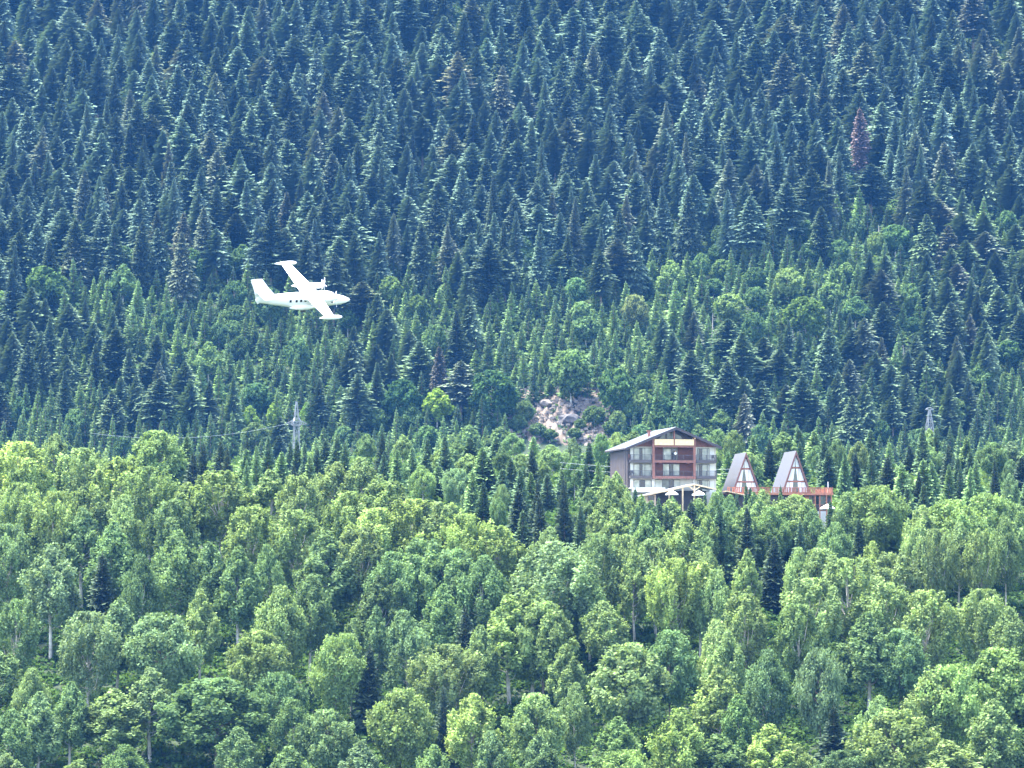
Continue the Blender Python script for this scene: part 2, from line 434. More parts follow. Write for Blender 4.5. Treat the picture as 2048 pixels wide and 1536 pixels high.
# trees read off the photograph: kind, centre px, top row, crown width px, height px, colour
K = dict(P='poplar_tree', B='birch_tree', O='round_tree', W='willow_tree', S='spruce_tree')
CM = dict(b=BRIGHT, y=YELLOW, m=MIDG, d=DEEP, g=GREY, n=NEEDLE, k=NEEDLED, e=NEEDLEY)
NEAR = """P 35 885 130 170 y|B 108 868 60 110 b|P 165 898 115 160 b|P 250 915 115 160 y|O 315 862 100 130 b|P 300 935 110 160 b|P 440 942 125 170 y|B 372 965 90 150 b
P 45 968 105 180 b|P 112 985 105 180 b|P 180 975 100 170 b|B 240 990 90 170 b|P 345 1002 105 180 m|B 165 1015 90 170 m|B 218 1045 100 180 m|B 103 1088 112 190 g|P 18 1050 105 190 m|B 355 1062 105 190 m|B 425 1085 90 180 m|B 478 1092 85 190 m
P 505 1015 115 180 y|B 542 940 85 140 b|P 600 952 95 160 b|P 598 1022 115 180 b|B 665 925 90 130 b|P 700 985 100 160 b|B 722 915 80 130 b|P 768 962 115 170 b|P 752 1018 120 180 y|P 825 1000 130 180 y|P 880 1005 120 170 b|P 935 1030 120 170 y|P 990 1052 110 160 y|B 655 1062 110 180 m|P 720 1055 100 180 b|P 842 1078 110 180 m|O 905 1100 125 170 m|B 968 1112 100 180 m|B 782 1105 100 180 m
S 1845 853 40 100 n|S 1872 850 40 100 n|B 1858 858 45 90 b|B 1300 1022 80 150 m|B 1370 1035 90 150 b|S 1270 1012 46 140 n|S 1322 1002 40 130 n|B 1490 1012 70 130 b|B 1460 990 50 120 m|S 1475 985 36 110 n|B 1560 1000 70 120 b|B 1610 1000 60 110 b|S 1532 982 34 100 n|B 1400 1000 56 120 m|S 1688 985 40 130 n|B 1430 1015 50 120 d
B 1236 944 50 130 b|B 1213 952 56 130 b|B 1258 984 44 110 b|S 1272 975 36 110 n|S 1497 967 24 90 n|S 1561 969 26 90 n|B 1526 980 64 100 b|B 1462 992 50 100 m|O 1590 990 80 100 b|S 1318 992 30 100 n|B 1345 994 40 110 m|B 1282 990 46 110 b|B 1428 985 40 110 b|S 1408 984 30 100 n|B 1510 985 46 100 m|B 1395 998 70 110 b|B 1440 985 44 110 m|B 1300 1002 60 110 m|S 593 880 30 100 n|S 610 884 30 100 n|S 578 882 30 90 n
W 1115 1085 190 190 g|W 1195 1068 110 170 g|B 1098 1055 80 150 b|B 1062 1178 120 190 b|B 1020 1190 110 190 b|O 1085 1205 120 180 b|B 1210 1203 92 130 b|P 1250 1070 85 160 b|P 1312 1078 90 170 b|B 1270 1100 65 160 b|P 1345 1118 110 180 y|P 1400 1125 100 170 b|B 1432 1140 80 170 b
P 178 1225 125 190 g|B 232 1198 95 170 g|O 325 1228 150 170 g|B 402 1178 70 170 b|B 562 1172 105 190 b|O 520 1262 125 150 b|O 672 1268 115 170 b|B 703 1238 80 170 m|B 748 1212 62 190 m|B 815 1222 100 190 g|B 960 1252 85 170 b|B 1132 1288 72 150 b|O 1255 1288 155 190 b|O 1340 1262 100 170 m|B 1432 1240 72 170 b|P 1492 1188 95 190 b|B 1448 1262 90 180 b|P 1600 1210 100 180 m|P 1622 1158 120 180 b|P 1695 1118 135 190 b|P 1778 1168 115 180 b|P 1852 1182 120 180 b|P 1962 1180 110 180 b|B 2022 1215 85 180 b|O 1640 1298 95 190 g|B 1735 1225 100 180 m|O 1800 1260 110 160 m
O 432 1358 205 170 m|B 302 1335 100 160 g|B 62 1338 80 170 b|B 75 1385 95 170 g|B 140 1365 80 160 m|O 800 1378 125 170 b|B 945 1388 112 170 y|O 1075 1388 115 170 b|B 1152 1366 65 160 b|B 1240 1435 100 150 m|B 1360 1418 112 190 y|O 1252 1500 125 120 y|B 1535 1448 105 150 y|B 1592 1488 75 120 b|O 1782 1420 165 180 y|O 1905 1330 140 180 y|O 1990 1298 155 190 y|B 1868 1342 110 170 b|B 1750 1392 80 170 b|B 1080 1470 90 150 m|B 985 1462 70 140 m|O 660 1420 110 150 m|B 590 1400 90 160 m|B 250 1490 90 120 m|B 480 1455 90 140 m|B 1990 1400 110 180 b|P 28 1200 90 190 m|B 20 1420 100 170 m|B 1440 1330 90 180 b|B 1530 1300 90 180 m|B 1480 1390 80 160 m|B 720 1480 80 130 g|B 870 1490 80 130 m
O 1752 972 125 140 b|B 1700 985 75 130 b|O 1900 1000 130 150 y|O 1978 988 120 150 y|O 2032 1008 90 140 b|B 1838 1012 80 150 b|O 1640 1098 98 150 b|B 1598 1096 60 150 b|B 1492 1098 52 150 y|B 1418 1094 50 140 b|B 1742 1084 72 160 y|P 1790 1105 105 170 b|P 1872 1060 82 170 b|P 1962 1058 65 170 b|B 1830 1058 55 150 b|B 2010 1035 65 160 b|B 1915 1045 70 160 b|O 560 1345 110 150 m|B 1180 1150 80 150 m|B 880 1170 90 170 m|B 760 1150 80 160 d|B 620 1150 90 180 d|B 540 1090 70 170 m|B 290 1110 80 190 d
S 1385 1000 72 150 k|S 1335 1010 48 130 n|S 1440 1003 50 140 n|S 1492 1012 58 150 k|S 1545 1072 60 130 k|S 1290 1010 44 120 n|S 1130 955 60 150 k|S 1040 978 62 120 k|S 1085 990 55 130 k|S 1245 1000 50 130 n|S 500 1020 60 140 k|S 205 1105 66 150 k|S 735 1290 62 150 k|S 935 1210 62 150 k|S 890 1370 64 160 k|S 1160 1010 55 120 n|S 1215 975 50 130 n|S 1560 985 40 110 e|S 1500 972 34 100 n|S 1660 1000 50 120 n|S 1600 1040 45 110 n|S 1430 1135 40 130 k|S 1730 1130 48 130 k|S 1330 1015 40 110 n|S 405 885 52 110 k|S 385 905 44 110 k|S 440 880 50 115 k|S 455 895 55 120 k|S 535 870 48 110 n|S 590 930 50 110 k
B 1345 1000 80 120 b|B 1290 1048 90 120 m|B 1240 1020 80 120 b|B 1415 1030 55 120 b|B 1210 985 60 130 b|B 1455 1022 55 120 m|B 1520 1000 70 110 b|B 1585 992 70 110 b|B 1545 1015 70 120 m|B 1625 1020 60 110 m|B 1670 1045 70 120 m|B 1180 975 60 120 m|B 1395 1055 60 110 m|B 1535 1040 60 110 d"""
for line in NEAR.split('\n'):
    for w in line.split('|'):
        k, px, row, wd, hp, c = w.split(); px, row, wd, hp = map(float, (px, row, wd, hp))
        y0 = 600 + 130 * np.clip((1450 - row) / 520, 0, 1)
        put(K[k], px, row, hp * 1.12 * y0 / F, wd * (1.0 if k != 'S' else 1.05), CM[c], note='hand', rad=wd * .78)

# trees of the far slope read off the photograph
FARMODE[0] = True
def farput(kind, px, row, H, wpx, col, note, rad, var=None): return put(kind, px, row, H, wpx, col, True, note, rad, .02, var)
farput('mature_spruce', 1722, 214, 26, 36, (.15, .115, .10), 'dead', 40, 1)
farput('beech_tree', 1143, 700, 17, 78, (.13, .20, .075), 'round tree over the scree', 80, 0)
farput('beech_tree', 873, 778, 12.5, 62, (.19, .29, .06), 'bright tree beside the scree', 70, 1)
farput('beech_tree', 1230, 738, 16, 74, (.075, .14, .05), 'hand', 66, 2)
farput('beech_tree', 985, 742, 18, 95, (.06, .115, .05), 'hand', 80, 2)
farput('beech_tree', 805, 760, 15, 70, (.05, .10, .045), 'hand', 66, 0)
farput('beech_tree', 755, 818, 8, 44, (.12, .19, .075), 'hand', 40, 0)
farput('beech_tree', 500, 812, 9, 34, (.17, .26, .06), 'hand', 36, 1)
farput('beech_tree', 548, 805, 9, 30, (.19, .29, .06), 'hand', 34, 1)
farput('beech_tree', 612, 806, 9, 28, (.14, .24, .06), 'hand', 30, 1)
farput('beech_tree', 1460, 588, 11, 62, (.16, .23, .09), 'hand', 66, 0)
farput('beech_tree', 1610, 595, 15, 80, (.10, .17, .055), 'hand', 70, 2)
farput('beech_tree', 90, 532, 16, 84, (.09, .15, .05), 'hand', 76, 0)
farput('beech_tree', 1270, 590, 13, 52, (.16, .19, .09), 'hand', 50, 0)
farput('beech_tree', 1910, 798, 10, 60, (.12, .19, .07), 'hand', 56, 2)
farput('mature_spruce', 880, 690, 22, 34, (.078, .078, .058), 'browning', 40, 1)

for a_ in ((1188, 812, 7, 44), (1050, 802, 8, 40), (1160, 838, 4, 26), (1035, 830, 6, 36), (1100, 858, 4, 30), (1075, 846, 5, 34), (1150, 856, 4, 30), (1222, 842, 5, 34), (1020, 800, 6, 34)):
    farput('beech_tree', a_[0], a_[1], a_[2], a_[3], (.11, .17, .075), 'hand', 20)
B0 = lambda px: float(np.interp(px, [0, 200, 350, 500, 700, 1000, 1250, 1500, 1700, 2048], [520, 500, 430, 470, 485, 475, 440, 400, 350, 290]))
_nf = [np.random.default_rng(77 + q).uniform(0, 1, (80, 80)) for q in range(3)]
def field(q, px, row, cell):
    u = (px + 400) / cell; v = (row + 400) / cell; i = int(u) % 79; j = int(v) % 79
    return float(_nf[q][i, j])
def in_scree(px, row): return 1010 < px < 1232 and 772 < row < 960
def in_gully(px, row): return abs(px - (845 + row * .35)) < 16 and row < 80
n_try = 0
# far slope first: tall spruces, then the smaller ones between them
def fill_far(n, pick):
    for _ in range(n):
        px = rng.uniform(-110, 2160); row = rng.uniform(-120, 905)
        if in_scree(px, row) or in_gully(px, row): continue
        pick(px, row)
def pick_mature(px, row):
    if 1005 < px < 1240 and row > 615: return
    b = B0(px) + 25 * math.sin(px / 47) + 12 * math.sin(px / 17)
    if row < b: pr = 1
    else:
        pr = .04
        if 120 < px < 930 and 650 < row < 760: pr = .22
        if px > 1420 and 620 < row < 790: pr = .24
        if px > 1180 and 560 < row < 700: pr = max(pr, .12)
        if px < 240 and 560 < row < 700: pr = .45
        if px > 1850 and row < 640: pr = .5
        if 380 < px < 480 and row < 520: pr *= .3
    rad = rng.uniform(29, 46)
    if field(0, px, row, 41) > pr or occ_near(px, row, rad): return
    H = rng.uniform(17, 26) * (1 if row < b else .78)
    c = NEEDLEB if rng.random() < .7 else NEEDLED
    if row > b: c = (.085, .125, .07)
    if abs(px - 1722) < 36 and 190 < row < 318: return
    if rng.random() < .03: c = (.11, .125, .085)
    elif rng.random() < .10: c = (.10, .125, .085)
    put('mature_spruce', px, row, H, rad * rng.uniform(1.1, 1.38), c, True, None, rad * .98, .16)
VST[0] = 1.3
fill_far(30000, pick_mature)
VST[0] = 1.12
def pick_leafy(px, row):
    if 1010 < px < 1232 and row > 715: return
    b = B0(px)
    if row < b - 90: return
    if abs(px - 1722) < 40 and 190 < row < 345: return
    pr = .015 if row < b else .16
    if 1380 < px < 1780 and 440 < row < 640: pr = .5
    if 1540 < px < 1980 and 330 < row < 450: pr = .35
    if 1180 < px < 1420 and 780 < row < 900: pr = .9
    if 380 < px < 520 and 400 < row < 540: pr = .4
    if 900 < px < 1100 and 470 < row < 700: pr = .2
    if 720 < px < 1030 and 760 < row < 900: pr = .4
    if row > 700 and pr < .2: pr = .12
    rad = rng.uniform(30, 52)
    if field(1, px, row, 37) > pr or occ_near(px, row, rad * .9): return
    H = rad * rng.uniform(.2, .28)
    c = [(.10, .17, .075), (.13, .20, .08), (.075, .135, .06), (.15, .225, .09)][int(rng.choice(4, p=[.4, .2, .3, .1]))]
    put('beech_tree', px, row, H, rad * rng.uniform(.95, 1.25), c, True, None, rad * .75, .12)
fill_far(9000, pick_leafy)
def pick_young(px, row):
    if 1010 < px < 1232 and row > 755: return
    b = B0(px)
    if row < b - 60: return
    pr = .3 if row < b else 1
    rad = rng.uniform(17, 28) if row > b else 26
    if field(2, px, row, 50) > pr or occ_near(px, row, rad): return
    H = rad * rng.uniform(.36, .55)
    c = NEEDLEY if rng.random() < .6 else NEEDLE
    if px < 500 and row > 760: c = (.12, .185, .075); H *= 1.25
    put('young_spruce', px, row, H, rad * rng.uniform(1.3, 1.65), c, True, None, rad * .9, .14)
fill_far(42000, pick_young)

# the wooded terrace behind the hotel, then the near slope
FARMODE[0] = False; VST[0] = 1.0
def crest(px): return float(np.interp(px, [0, 150, 300, 450, 800, 1100, 1250, 1500, 1750, 2048], [872, 880, 868, 872, 862, 868, 862, 858, 850, 862]))
def slope_edge(px): return float(np.interp(px, [0, 300, 500, 750, 900, 1050, 1150, 1700, 1850, 2048], [885, 920, 945, 960, 990, 1065, 1090, 1090, 1000, 990]))
def pick_terrace(px, row):
    if row < crest(px) or row > slope_edge(px): return
    if 1205 < px < 1700 and row > 905: return
    dark = (px > 1440 and row > 895) or (370 < px < 650 and row < 960) or (980 < px < 1260 and row > 930) or (640 < px < 1000 and rng.random() < .45)
    if rng.random() < (.68 if dark else .30):
        rad = rng.uniform(18, 30)
        if occ_near(px, row, rad): return
        c = [NEEDLE, NEEDLED, NEEDLEY][int(rng.choice(3, p=[.5, .15, .35]))]
        put('spruce_tree', px, row, rng.uniform(7.5, 11.5), rad * rng.uniform(1.7, 2.3), c, False, None, rad * .95, .14)
    else:
        rad = rng.uniform(22, 40)
        if occ_near(px, row, rad): return
        c = [BRIGHT, MIDG, YELLOW, GREY][int(rng.choice(4, p=[.45, .3, .12, .13]))]
        put('birch_tree' if rng.random() < .6 else 'round_tree', px, row, rng.uniform(6.5, 9.5), rad * rng.uniform(1.3, 1.7), c, False, None, rad * .9, .12)
for _ in range(16000): pick_terrace(rng.uniform(-90, 2140), rng.uniform(845, 1100))
def pick_near(px, row):
    if row < slope_edge(px) + 12: return
    if 1190 < px < 1720 and row < 1075: return
    rad = rng.uniform(92, 125)
    if occ_near(px, row, rad): return
    u = rng.random()
    if u < .10: put('spruce_tree', px, row, rng.uniform(9, 13), rad * .85, NEEDLED, False, None, rad * .8, .12)
    else:
        k = 'birch_tree' if u < .6 else 'round_tree' if u < .75 else 'poplar_tree'
        c = [BRIGHT, MIDG, GREY, DEEP][int(rng.choice(4, p=[.3, .4, .15, .15]))]
        put(k, px, row, rng.uniform(11, 16), rad * rng.uniform(1.15, 1.5), c, False, None, rad * .85, .12)
for _ in range(9000): pick_near(rng.uniform(-140, 2190), rng.uniform(900, 1640))

# ------------------------------------------------------------------ plant them
ONES = 'zero one two three four five six seven eight nine ten eleven twelve thirteen fourteen fifteen sixteen seventeen eighteen nineteen'.split()
TENS = '_ _ twenty thirty forty fifty sixty seventy eighty ninety'.split()
def words(n):
    n = int(max(0, min(99, n)))
    if n < 20: return ONES[n]
    return TENS[n // 10] + ('-' + ONES[n % 10] if n % 10 else '')
NAMES = dict(mature_spruce=('mature_spruce', 'spruce', 'tall mature spruces on the mountain slope'),
             young_spruce=('young_spruce', 'young spruce', 'young spruces on the lower mountain slope'),
             spruce_tree=('spruce_tree', 'spruce', 'spruces of the terrace and the near slope'),
             poplar_tree=('poplar_tree', 'poplar', 'bright poplars of the near slope'),
             birch_tree=('birch_tree', 'birch', 'birches of the near slope and terrace'),
             round_tree=('alder_tree', 'alder', 'round alders of the near slope and terrace'),
             willow_tree=('willow_tree', 'willow', 'grey-green willows in the middle of the near slope'),
             beech_tree=('beech_tree', 'beech', 'leafy trees among the spruces of the mountain slope'))
LAND = [('the white aircraft', 600, 590, 75), ('the hotel roof', 1330, 862, 62), ('the rocky scree', 1125, 790, 70), ('the lattice pylon', 593, 850, 48),
        ('the small pylon', 1859, 835, 42), ('the reddish dead spruce', 1722, 290, 70)]
def look_words(d):
    r_, g_, b_ = d['col']; k = d['kind']; w = d['W'] / d['H']
    if d['note'] == 'dead': return 'reddish-brown dead spruce with bare grey top'
    br = g_
    if 'spruce' in k:
        tone = 'brownish' if r_ > g_ * .85 else 'light green' if br > .12 else 'mid green' if br > .075 else 'dark blue-green'
        shp = 'slender' if w < .2 else 'broad' if w > (.26 if k == 'mature_spruce' else .36) else 'narrow'
    else:
        tone = 'yellow-green' if br > .31 else 'bright green' if br > .235 else 'grey-green' if b_ > .45 * g_ else 'mid green' if br > .14 else 'deep green'
        shp = 'broad' if w > .72 else 'slender' if w < .46 else 'full'
    return shp + ' ' + tone + ' ' + NAMES[k][1]
used_labels = set()
def label_for(d):
    lk = look_words(d)
    if d['note'] == 'dead': return 'reddish-brown dead spruce standing among green spruces on the slope'
    if d['note'] == 'round tree over the scree': return 'large round light green tree directly above the rocky scree'
    if d['note'] == 'bright tree beside the scree': return 'bright green leafy tree on the dark slope, halfway between pylon and scree'
    cx, cy = d['px'], d['row'] + min(.3 * d['hpx'], 30)
    for nm, lx, ly, lr in LAND:
        q = math.hypot(cx - lx, cy - ly)
        if q < lr * 1.35:
            ux, uy = cx - lx, cy - ly
            dr = ('above' if uy < 0 else 'below') if abs(uy) > abs(ux) * 2 else ('to the right of' if ux > 0 else 'to the left of') if abs(ux) > abs(uy) * 2 else \
                 ('above and ' if uy < 0 else 'below and ') + ('right of' if ux > 0 else 'left of')
            t = f'{lk} close {dr} {nm}' if q < lr else f'{lk} a little way {dr} {nm}'
            if t not in used_labels: return t
    X, Y = cx / 20.48, cy / 15.36
    if X < 1: pos = 'on the left edge of the photo, ' + words(Y) + ' percent down'
    elif X >= 99: pos = 'on the right edge of the photo, ' + words(Y) + ' percent down'
    elif Y < 1: pos = 'on the top edge of the photo, ' + words(X) + ' percent across'
    elif Y >= 99: pos = 'on the bottom edge of the photo, ' + words(X) + ' percent across'
    else: pos = words(X) + ' percent across and ' + words(Y) + ' percent down'
    t = f'{lk}, top {pos}'
    while t in used_labels:
        for extra in ('smaller ', 'half-hidden ', 'shaded ', 'slightly taller '):
            t2 = extra + t
            if t2 not in used_labels: return t2
        return t
    return t

def in_frame(d):
    return -d['W'] * F / d['y'] * .5 < d['px'] < 2048 + d['W'] * F / d['y'] * .5 and d['row'] < 1536 and d['row'] + d['hpx'] > 0

CROPPED = {}
def plant(d):
    p = PROTO[d['kind']][d['p']]; nm, cat, grp = NAMES[d['kind']]
    sz = d['H'] / p['H']; sx = d['W'] / p['W']
    lab = label_for(d); used_labels.add(lab)
    small = d['kind'] in ('young_spruce', 'beech_tree')
    tilt = rng.normal(0, .018, 2)
    if small:
        o = link(nm, p['whole'])
    else:
        o = empty(nm)
    o.location = (d['x'], d['y'], d['z']); o.rotation_euler = (tilt[0], tilt[1], d['rz']); o.scale = (sx, sx, sz)
    o.color = (*d['col'], 1)
    tag(o, lab, cat, grp)
    if not small:
        c = link('crown', p['crown'], o); c.color = (*d['col'], 1)
        link('trunk', p['trunk'], o)

MASS = {}
order = sorted(CAND, key=lambda d: (0 if d['note'] else 1, -(d['W'] * d['H'] / d['y'] ** 2) if in_frame(d) else 1))
count = {}
for d in order:
    k = d['kind']; count[k] = count.get(k, 0) + 1
    if (count[k] <= 300 and in_frame(d)): plant(d)
    else: MASS.setdefault(k, []).append(d)
print('TREES', {k: v for k, v in count.items()}, 'mass', {k: len(v) for k, v in MASS.items()})

def mass(name, label, cat, ds):
    Vs = []; Qs = []; Ts = []; Ms = []; o = 0; kind = ds[0]['kind']
    for d in ds:
        p = PROTO[d['kind']][d['p']]; v = p['aV'] * np.array([d['W'] / p['W'], d['W'] / p['W'], d['H'] / p['H']])
        ca, sa = math.cos(d['rz']), math.sin(d['rz'])
        v = np.stack([v[:, 0] * ca - v[:, 1] * sa + d['x'], v[:, 0] * sa + v[:, 1] * ca + d['y'], v[:, 2] + d['z']], -1)
        nq = len(p['Q']); T_ = p['aT'] * np.array(d['col'])
        if kind == 'mature_spruce' and len(ds) > 200:   # every other spray, a little larger
            q4 = v[:nq * 4].reshape(nq, 4, 3)[::2]; c4 = q4.mean(1, keepdims=True); q4 = c4 + (q4 - c4) * 1.32
            v = np.concatenate([q4.reshape(-1, 3), v[nq * 4:]]); T_ = np.concatenate([T_[:nq * 4].reshape(nq, 4, 3)[::2].reshape(-1, 3), T_[nq * 4:]])
            m_ = len(q4); Q_ = np.concatenate([np.arange(4 * m_).reshape(m_, 4), p['tq'] + 4 * m_]); M_ = np.concatenate([np.zeros(m_, int), np.ones(len(p['tq']), int)])
        else: Q_, M_ = p['aQ'], p['aM']
        Vs.append(v); Qs.append(Q_ + o); Ts.append(T_); Ms.append(M_); o += len(v)
    me = np_mesh(name, np.concatenate(Vs), np.concatenate(Qs), PROTO[kind][0]['mats'], midx=np.concatenate(Ms), tone=np.concatenate(Ts))
    tag(link(name, me), label, cat, kind='stuff')
MN = dict(mature_spruce=('spruce_forest', 'rest of the dense blue-green spruce forest near the top of the slope', 'forest'),
          young_spruce=('spruce_thicket', 'rest of the thicket of young light green spruces on the lower slope', 'thicket'))
rest = []
for k, ds in MASS.items():
    if k in MN: mass(*MN[k][:2], MN[k][2], ds)
    else: rest += ds
if rest:
    for isn, nm_, lb in ((True, 'conifer_wood', 'conifers of the wood beyond the edges of the photo'), (False, 'leafy_wood', 'leafy trees of the wood beyond the edges of the photo')):
        q = [d for d in rest if ('spruce' in d['kind']) == isn]
        if q: mass(nm_, lb, 'wood', q)

M['snag'] = mat('bleached_wood', (.28, .26, .23), .9, .25, 1.0)
for k, (px, row, hp) in enumerate(((963, 246, 30), (1291, 420, 44), (1755, 452, 34), (1584, 636, 50), (1805, 690, 30), (300, 480, 40), (1422, 625, 60), (262, 700, 40), (1936, 560, 50))):
    s_ = stand(px, row, hp * 1230 / F, True)
    if s_ is None: continue
    H_ = hp * s_[1] / F; rs = np.random.default_rng(900 + k)
    parts_ = [tube([(0, 0, -1), (.1, 0, H_ * .5), (0, .1, H_)], [.28, .2, .05], 6)]
    for q in range(7):
        z_ = H_ * rs.uniform(.3, .95); a_ = rs.uniform(0, 6.28); l2 = rs.uniform(.6, 1.6)
        parts_.append(tube([(0, 0, z_), (math.cos(a_) * l2, math.sin(a_) * l2, z_ - .2 * l2)], [.05, .02], 4))
    v_, q_ = join(parts_); o = link('dead_snag', np_mesh('dead_snag', v_, q_, [M['snag']]), loc=(s_[0], s_[1] - 3.0, s_[2])); o.rotation_euler = (0, rs.normal(0, .04), 0)
    tag(o, f'bare bleached dead trunk among spruces, {words(px / 20.48)} percent across and {words(row / 15.36)} percent down', 'dead tree', 'bare dead trunks on the slope')

# undergrowth: low leafy cover on the near slope, terrace and mountain foot
def undergrowth(name, label, n, ylo, yhi, xs, col1, col2, size, spread, hgt):
    y = rng.uniform(ylo, yhi, n); x = rng.uniform(-xs, xs, n) * (y / yhi)
    ppx = 1024 + x / y * F; keep = ~((x > 20) & (x < 61) & (y > 690) & (y < 716)) & ~((ppx > 1015) & (ppx < 1225) & (y > 1085) & (y < 1150) & (rng.random(n) > .1)); x, y = x[keep], y[keep]; n = len(x)
    z = zg(x, y); per = 16
    hh = rng.uniform(.2, 1, n) ** 2 * hgt
    C = np.repeat(np.stack([x, y, z], -1), per, 0); g = rng.normal(0, 1, (len(C), 3)) * np.array([spread, spread, 0])
    g[:, 2] = rng.uniform(0, 1, len(C)) * np.repeat(hh, per)
    C = C + g; Nn = unit(rng.normal(0, .8, C.shape) + np.array([0, -.2, 1.0])); ref = unit(rng.normal(0, 1, C.shape))
    U = unit(np.cross(Nn, ref)); W = np.cross(Nn, U); S = rng.uniform(.6, 1.3, len(C))[:, None] * size
    Vv, Qq = quads(C, U * S, W * S)
    t = np.repeat(rng.uniform(0, 1, n), per)[:, None]; T = np.array(col1) * (1 - t) + np.array(col2) * t
    T = np.repeat(T * rng.uniform(.8, 1.2, (len(T), 1)), 4, 0)
    tag(link(name, np_mesh(name, Vv, Qq, [M['leaf']], tone=T)), label, 'undergrowth', kind='stuff')
undergrowth('undergrowth', 'low green bushes and leafy undergrowth covering the near slope', 26000, 575, 740, 105, (.03, .065, .02), (.09, .16, .045), .24, .6, 1.7)
undergrowth('terrace_bushes', 'low bushes between the trees of the wooded terrace', 7000, 740, 860, 125, (.05, .10, .03), (.14, .21, .07), .32, .9, 2.6)
undergrowth('mountain_undergrowth', 'low leafy cover between the trees at the foot of the mountain', 30000, 1085, 1440, 215, (.05, .10, .04), (.12, .18, .07), .5, 1.3, 2.8)

# ------------------------------------------------------------------ building materials
M['plaster'] = mat('cream_plaster', (.50, .47, .40), .85, .10, .8)
M['plaster_white'] = mat('white_plaster', (.58, .57, .53), .8, .06, .6)
M['side'] = mat('mauve_grey_cladding', (.062, .046, .044), .7, .12, .5)
M['redwood'] = mat('red_brown_wood', (.19, .078, .055), .7, .3, 2.5)
M['maroon'] = mat('maroon_boards', (.10, .032, .018), .75, .25, 1.5)
M['yellowwood'] = mat('yellow_boards', (.72, .55, .30), .7, .15, 2.0)
M['pinewood'] = mat('pale_pine', (.62, .46, .28), .7, .18, 2.0)
M['orangewood'] = mat('orange_wood', (.32, .12, .065), .65, .22, 2.0)
M['metalroof'] = mat('grey_metal_roof', (.36, .37, .39), .45, .08, .4, metal=.2)
M['slateroof'] = mat('lavender_grey_shingle', (.075, .077, .09), .6, .12, 3.0)
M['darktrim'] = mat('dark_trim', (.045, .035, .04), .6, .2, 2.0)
M['railmetal'] = mat('black_railing', (.06, .055, .06), .5, .2, 3.0)
M['slab'] = mat('grey_slab', (.08, .07, .07), .8, .15, 1.0)
M['curtain'] = mat('pale_curtain', (.22, .24, .19), .35, .35, 1.1, col2=(.50, .49, .40))
M['curtain_white'] = mat('white_curtain', (.74, .74, .74), .5, .06, .8)
M['darkglass'] = mat('dark_glass', (.02, .022, .025), .12, .3, 1.0)
M['greenglass'] = mat('dim_glass', (.10, .115, .09), .2, .4, .9)
M['steel'] = mat('galvanised_steel', (.21, .225, .24), .45, .08, 1.0, metal=.3)
M['wire'] = mat('cable_metal', (.45, .50, .55), .5, .1, 1.0)
M['paint'] = mat('white_aircraft_paint', (.84, .84, .84), .25, .03, .5)
M['paintgrey'] = mat('grey_aircraft_paint', (.62, .62, .64), .35, .06, .8)
M['cloth'] = mat('white_canvas', (.76, .76, .74), .85, .05, 1.0)
M['tan'] = mat('tan_plaster', (.55, .40, .28), .85, .12, 1.0)

# ------------------------------------------------------------------ hotel
G0 = 12.6
def U(X): return (1180 + X / 6.827 - 1256) * .092
def Wz(Y): return (1060 - (820 + Y / 6.827)) * .09
p0 = at(1256, 1060, 700)
hotel = empty('hotel', (p0.x, 700, G0), R(12))
tag(hotel, 'tall timber and plaster hotel with stacked balconies and a low gable roof', 'hotel')
rx, rz = 8.55, 18.55
lx, lz = -.75, 14.75; qx, qz = 17.0, 15.05
def roofz(u): return rz - (rx - u) * (rz - lz) / (rx - lx) if u < rx else rz - (u - rx) * (rz - qz) / (qx - rx)
b = MB(); b.prism([(0, -4), (16.4, -4), (16.4, roofz(16.4) - .28), (rx, rz - .28), (0, roofz(0) - .28)], 0, 13.5)
b.build('wall', M['plaster'], hotel)
b = MB(); b.box(-.07, 0.05, -.03, 13.4, -4, roofz(0) - .34); b.box(-.1, .42, -.06, 0, -4, roofz(0) - .4)
for k in range(11): b.box(-.1, -.065, .8 + k * 1.2, .87 + k * 1.2, -4, roofz(0) - .36)
sw_ = b.build('side_wall', M['side'], hotel); sw_['label'] = 'windowless mauve-grey side wall'
roof = MB().poly([(lx, -1.7, lz), (rx, -1.7, rz), (rx, 14.6, rz), (lx, 14.6, lz)], (0, 0, -.22)).poly([(rx + .003, -1.7, rz), (qx, -1.7, qz), (qx, 14.6, qz), (rx + .003, 14.6, rz)], (0, 0, -.22)).build('roof', M['metalroof'], hotel)
b = MB()
for k in range(26): b.poly([(lx, -1.6 + k * .64, lz + .05), (rx, -1.6 + k * .64, rz + .05), (rx, -1.55 + k * .64, rz + .05), (lx, -1.55 + k * .64, lz + .05)], (0, 0, -.045))
b.build('roof_seams', M['metalroof'], roof)
b = MB(); b.poly([(lx, -1.74, lz - .02), (rx, -1.74, rz - .02), (rx, -1.74, rz - .52), (lx, -1.74, lz - .50)], (0, -.05, 0)); b.poly([(rx + .01, -1.74, rz - .02), (qx, -1.74, qz - .02), (qx, -1.74, qz - .50), (rx + .01, -1.74, rz - .52)], (0, -.05, 0))
b.box(lx - .06, lx, -1.7, 14.6, lz - .3, lz - .02)
b.build('fascia', M['darktrim'], roof)
b = MB(); b.box(4.3, 4.75, 2.2, 2.65, 15.6, 17.9); b.box(4.15, 4.9, 2.05, 2.8, 17.9, 18.02); b.build('chimney', M['redwood'], roof)
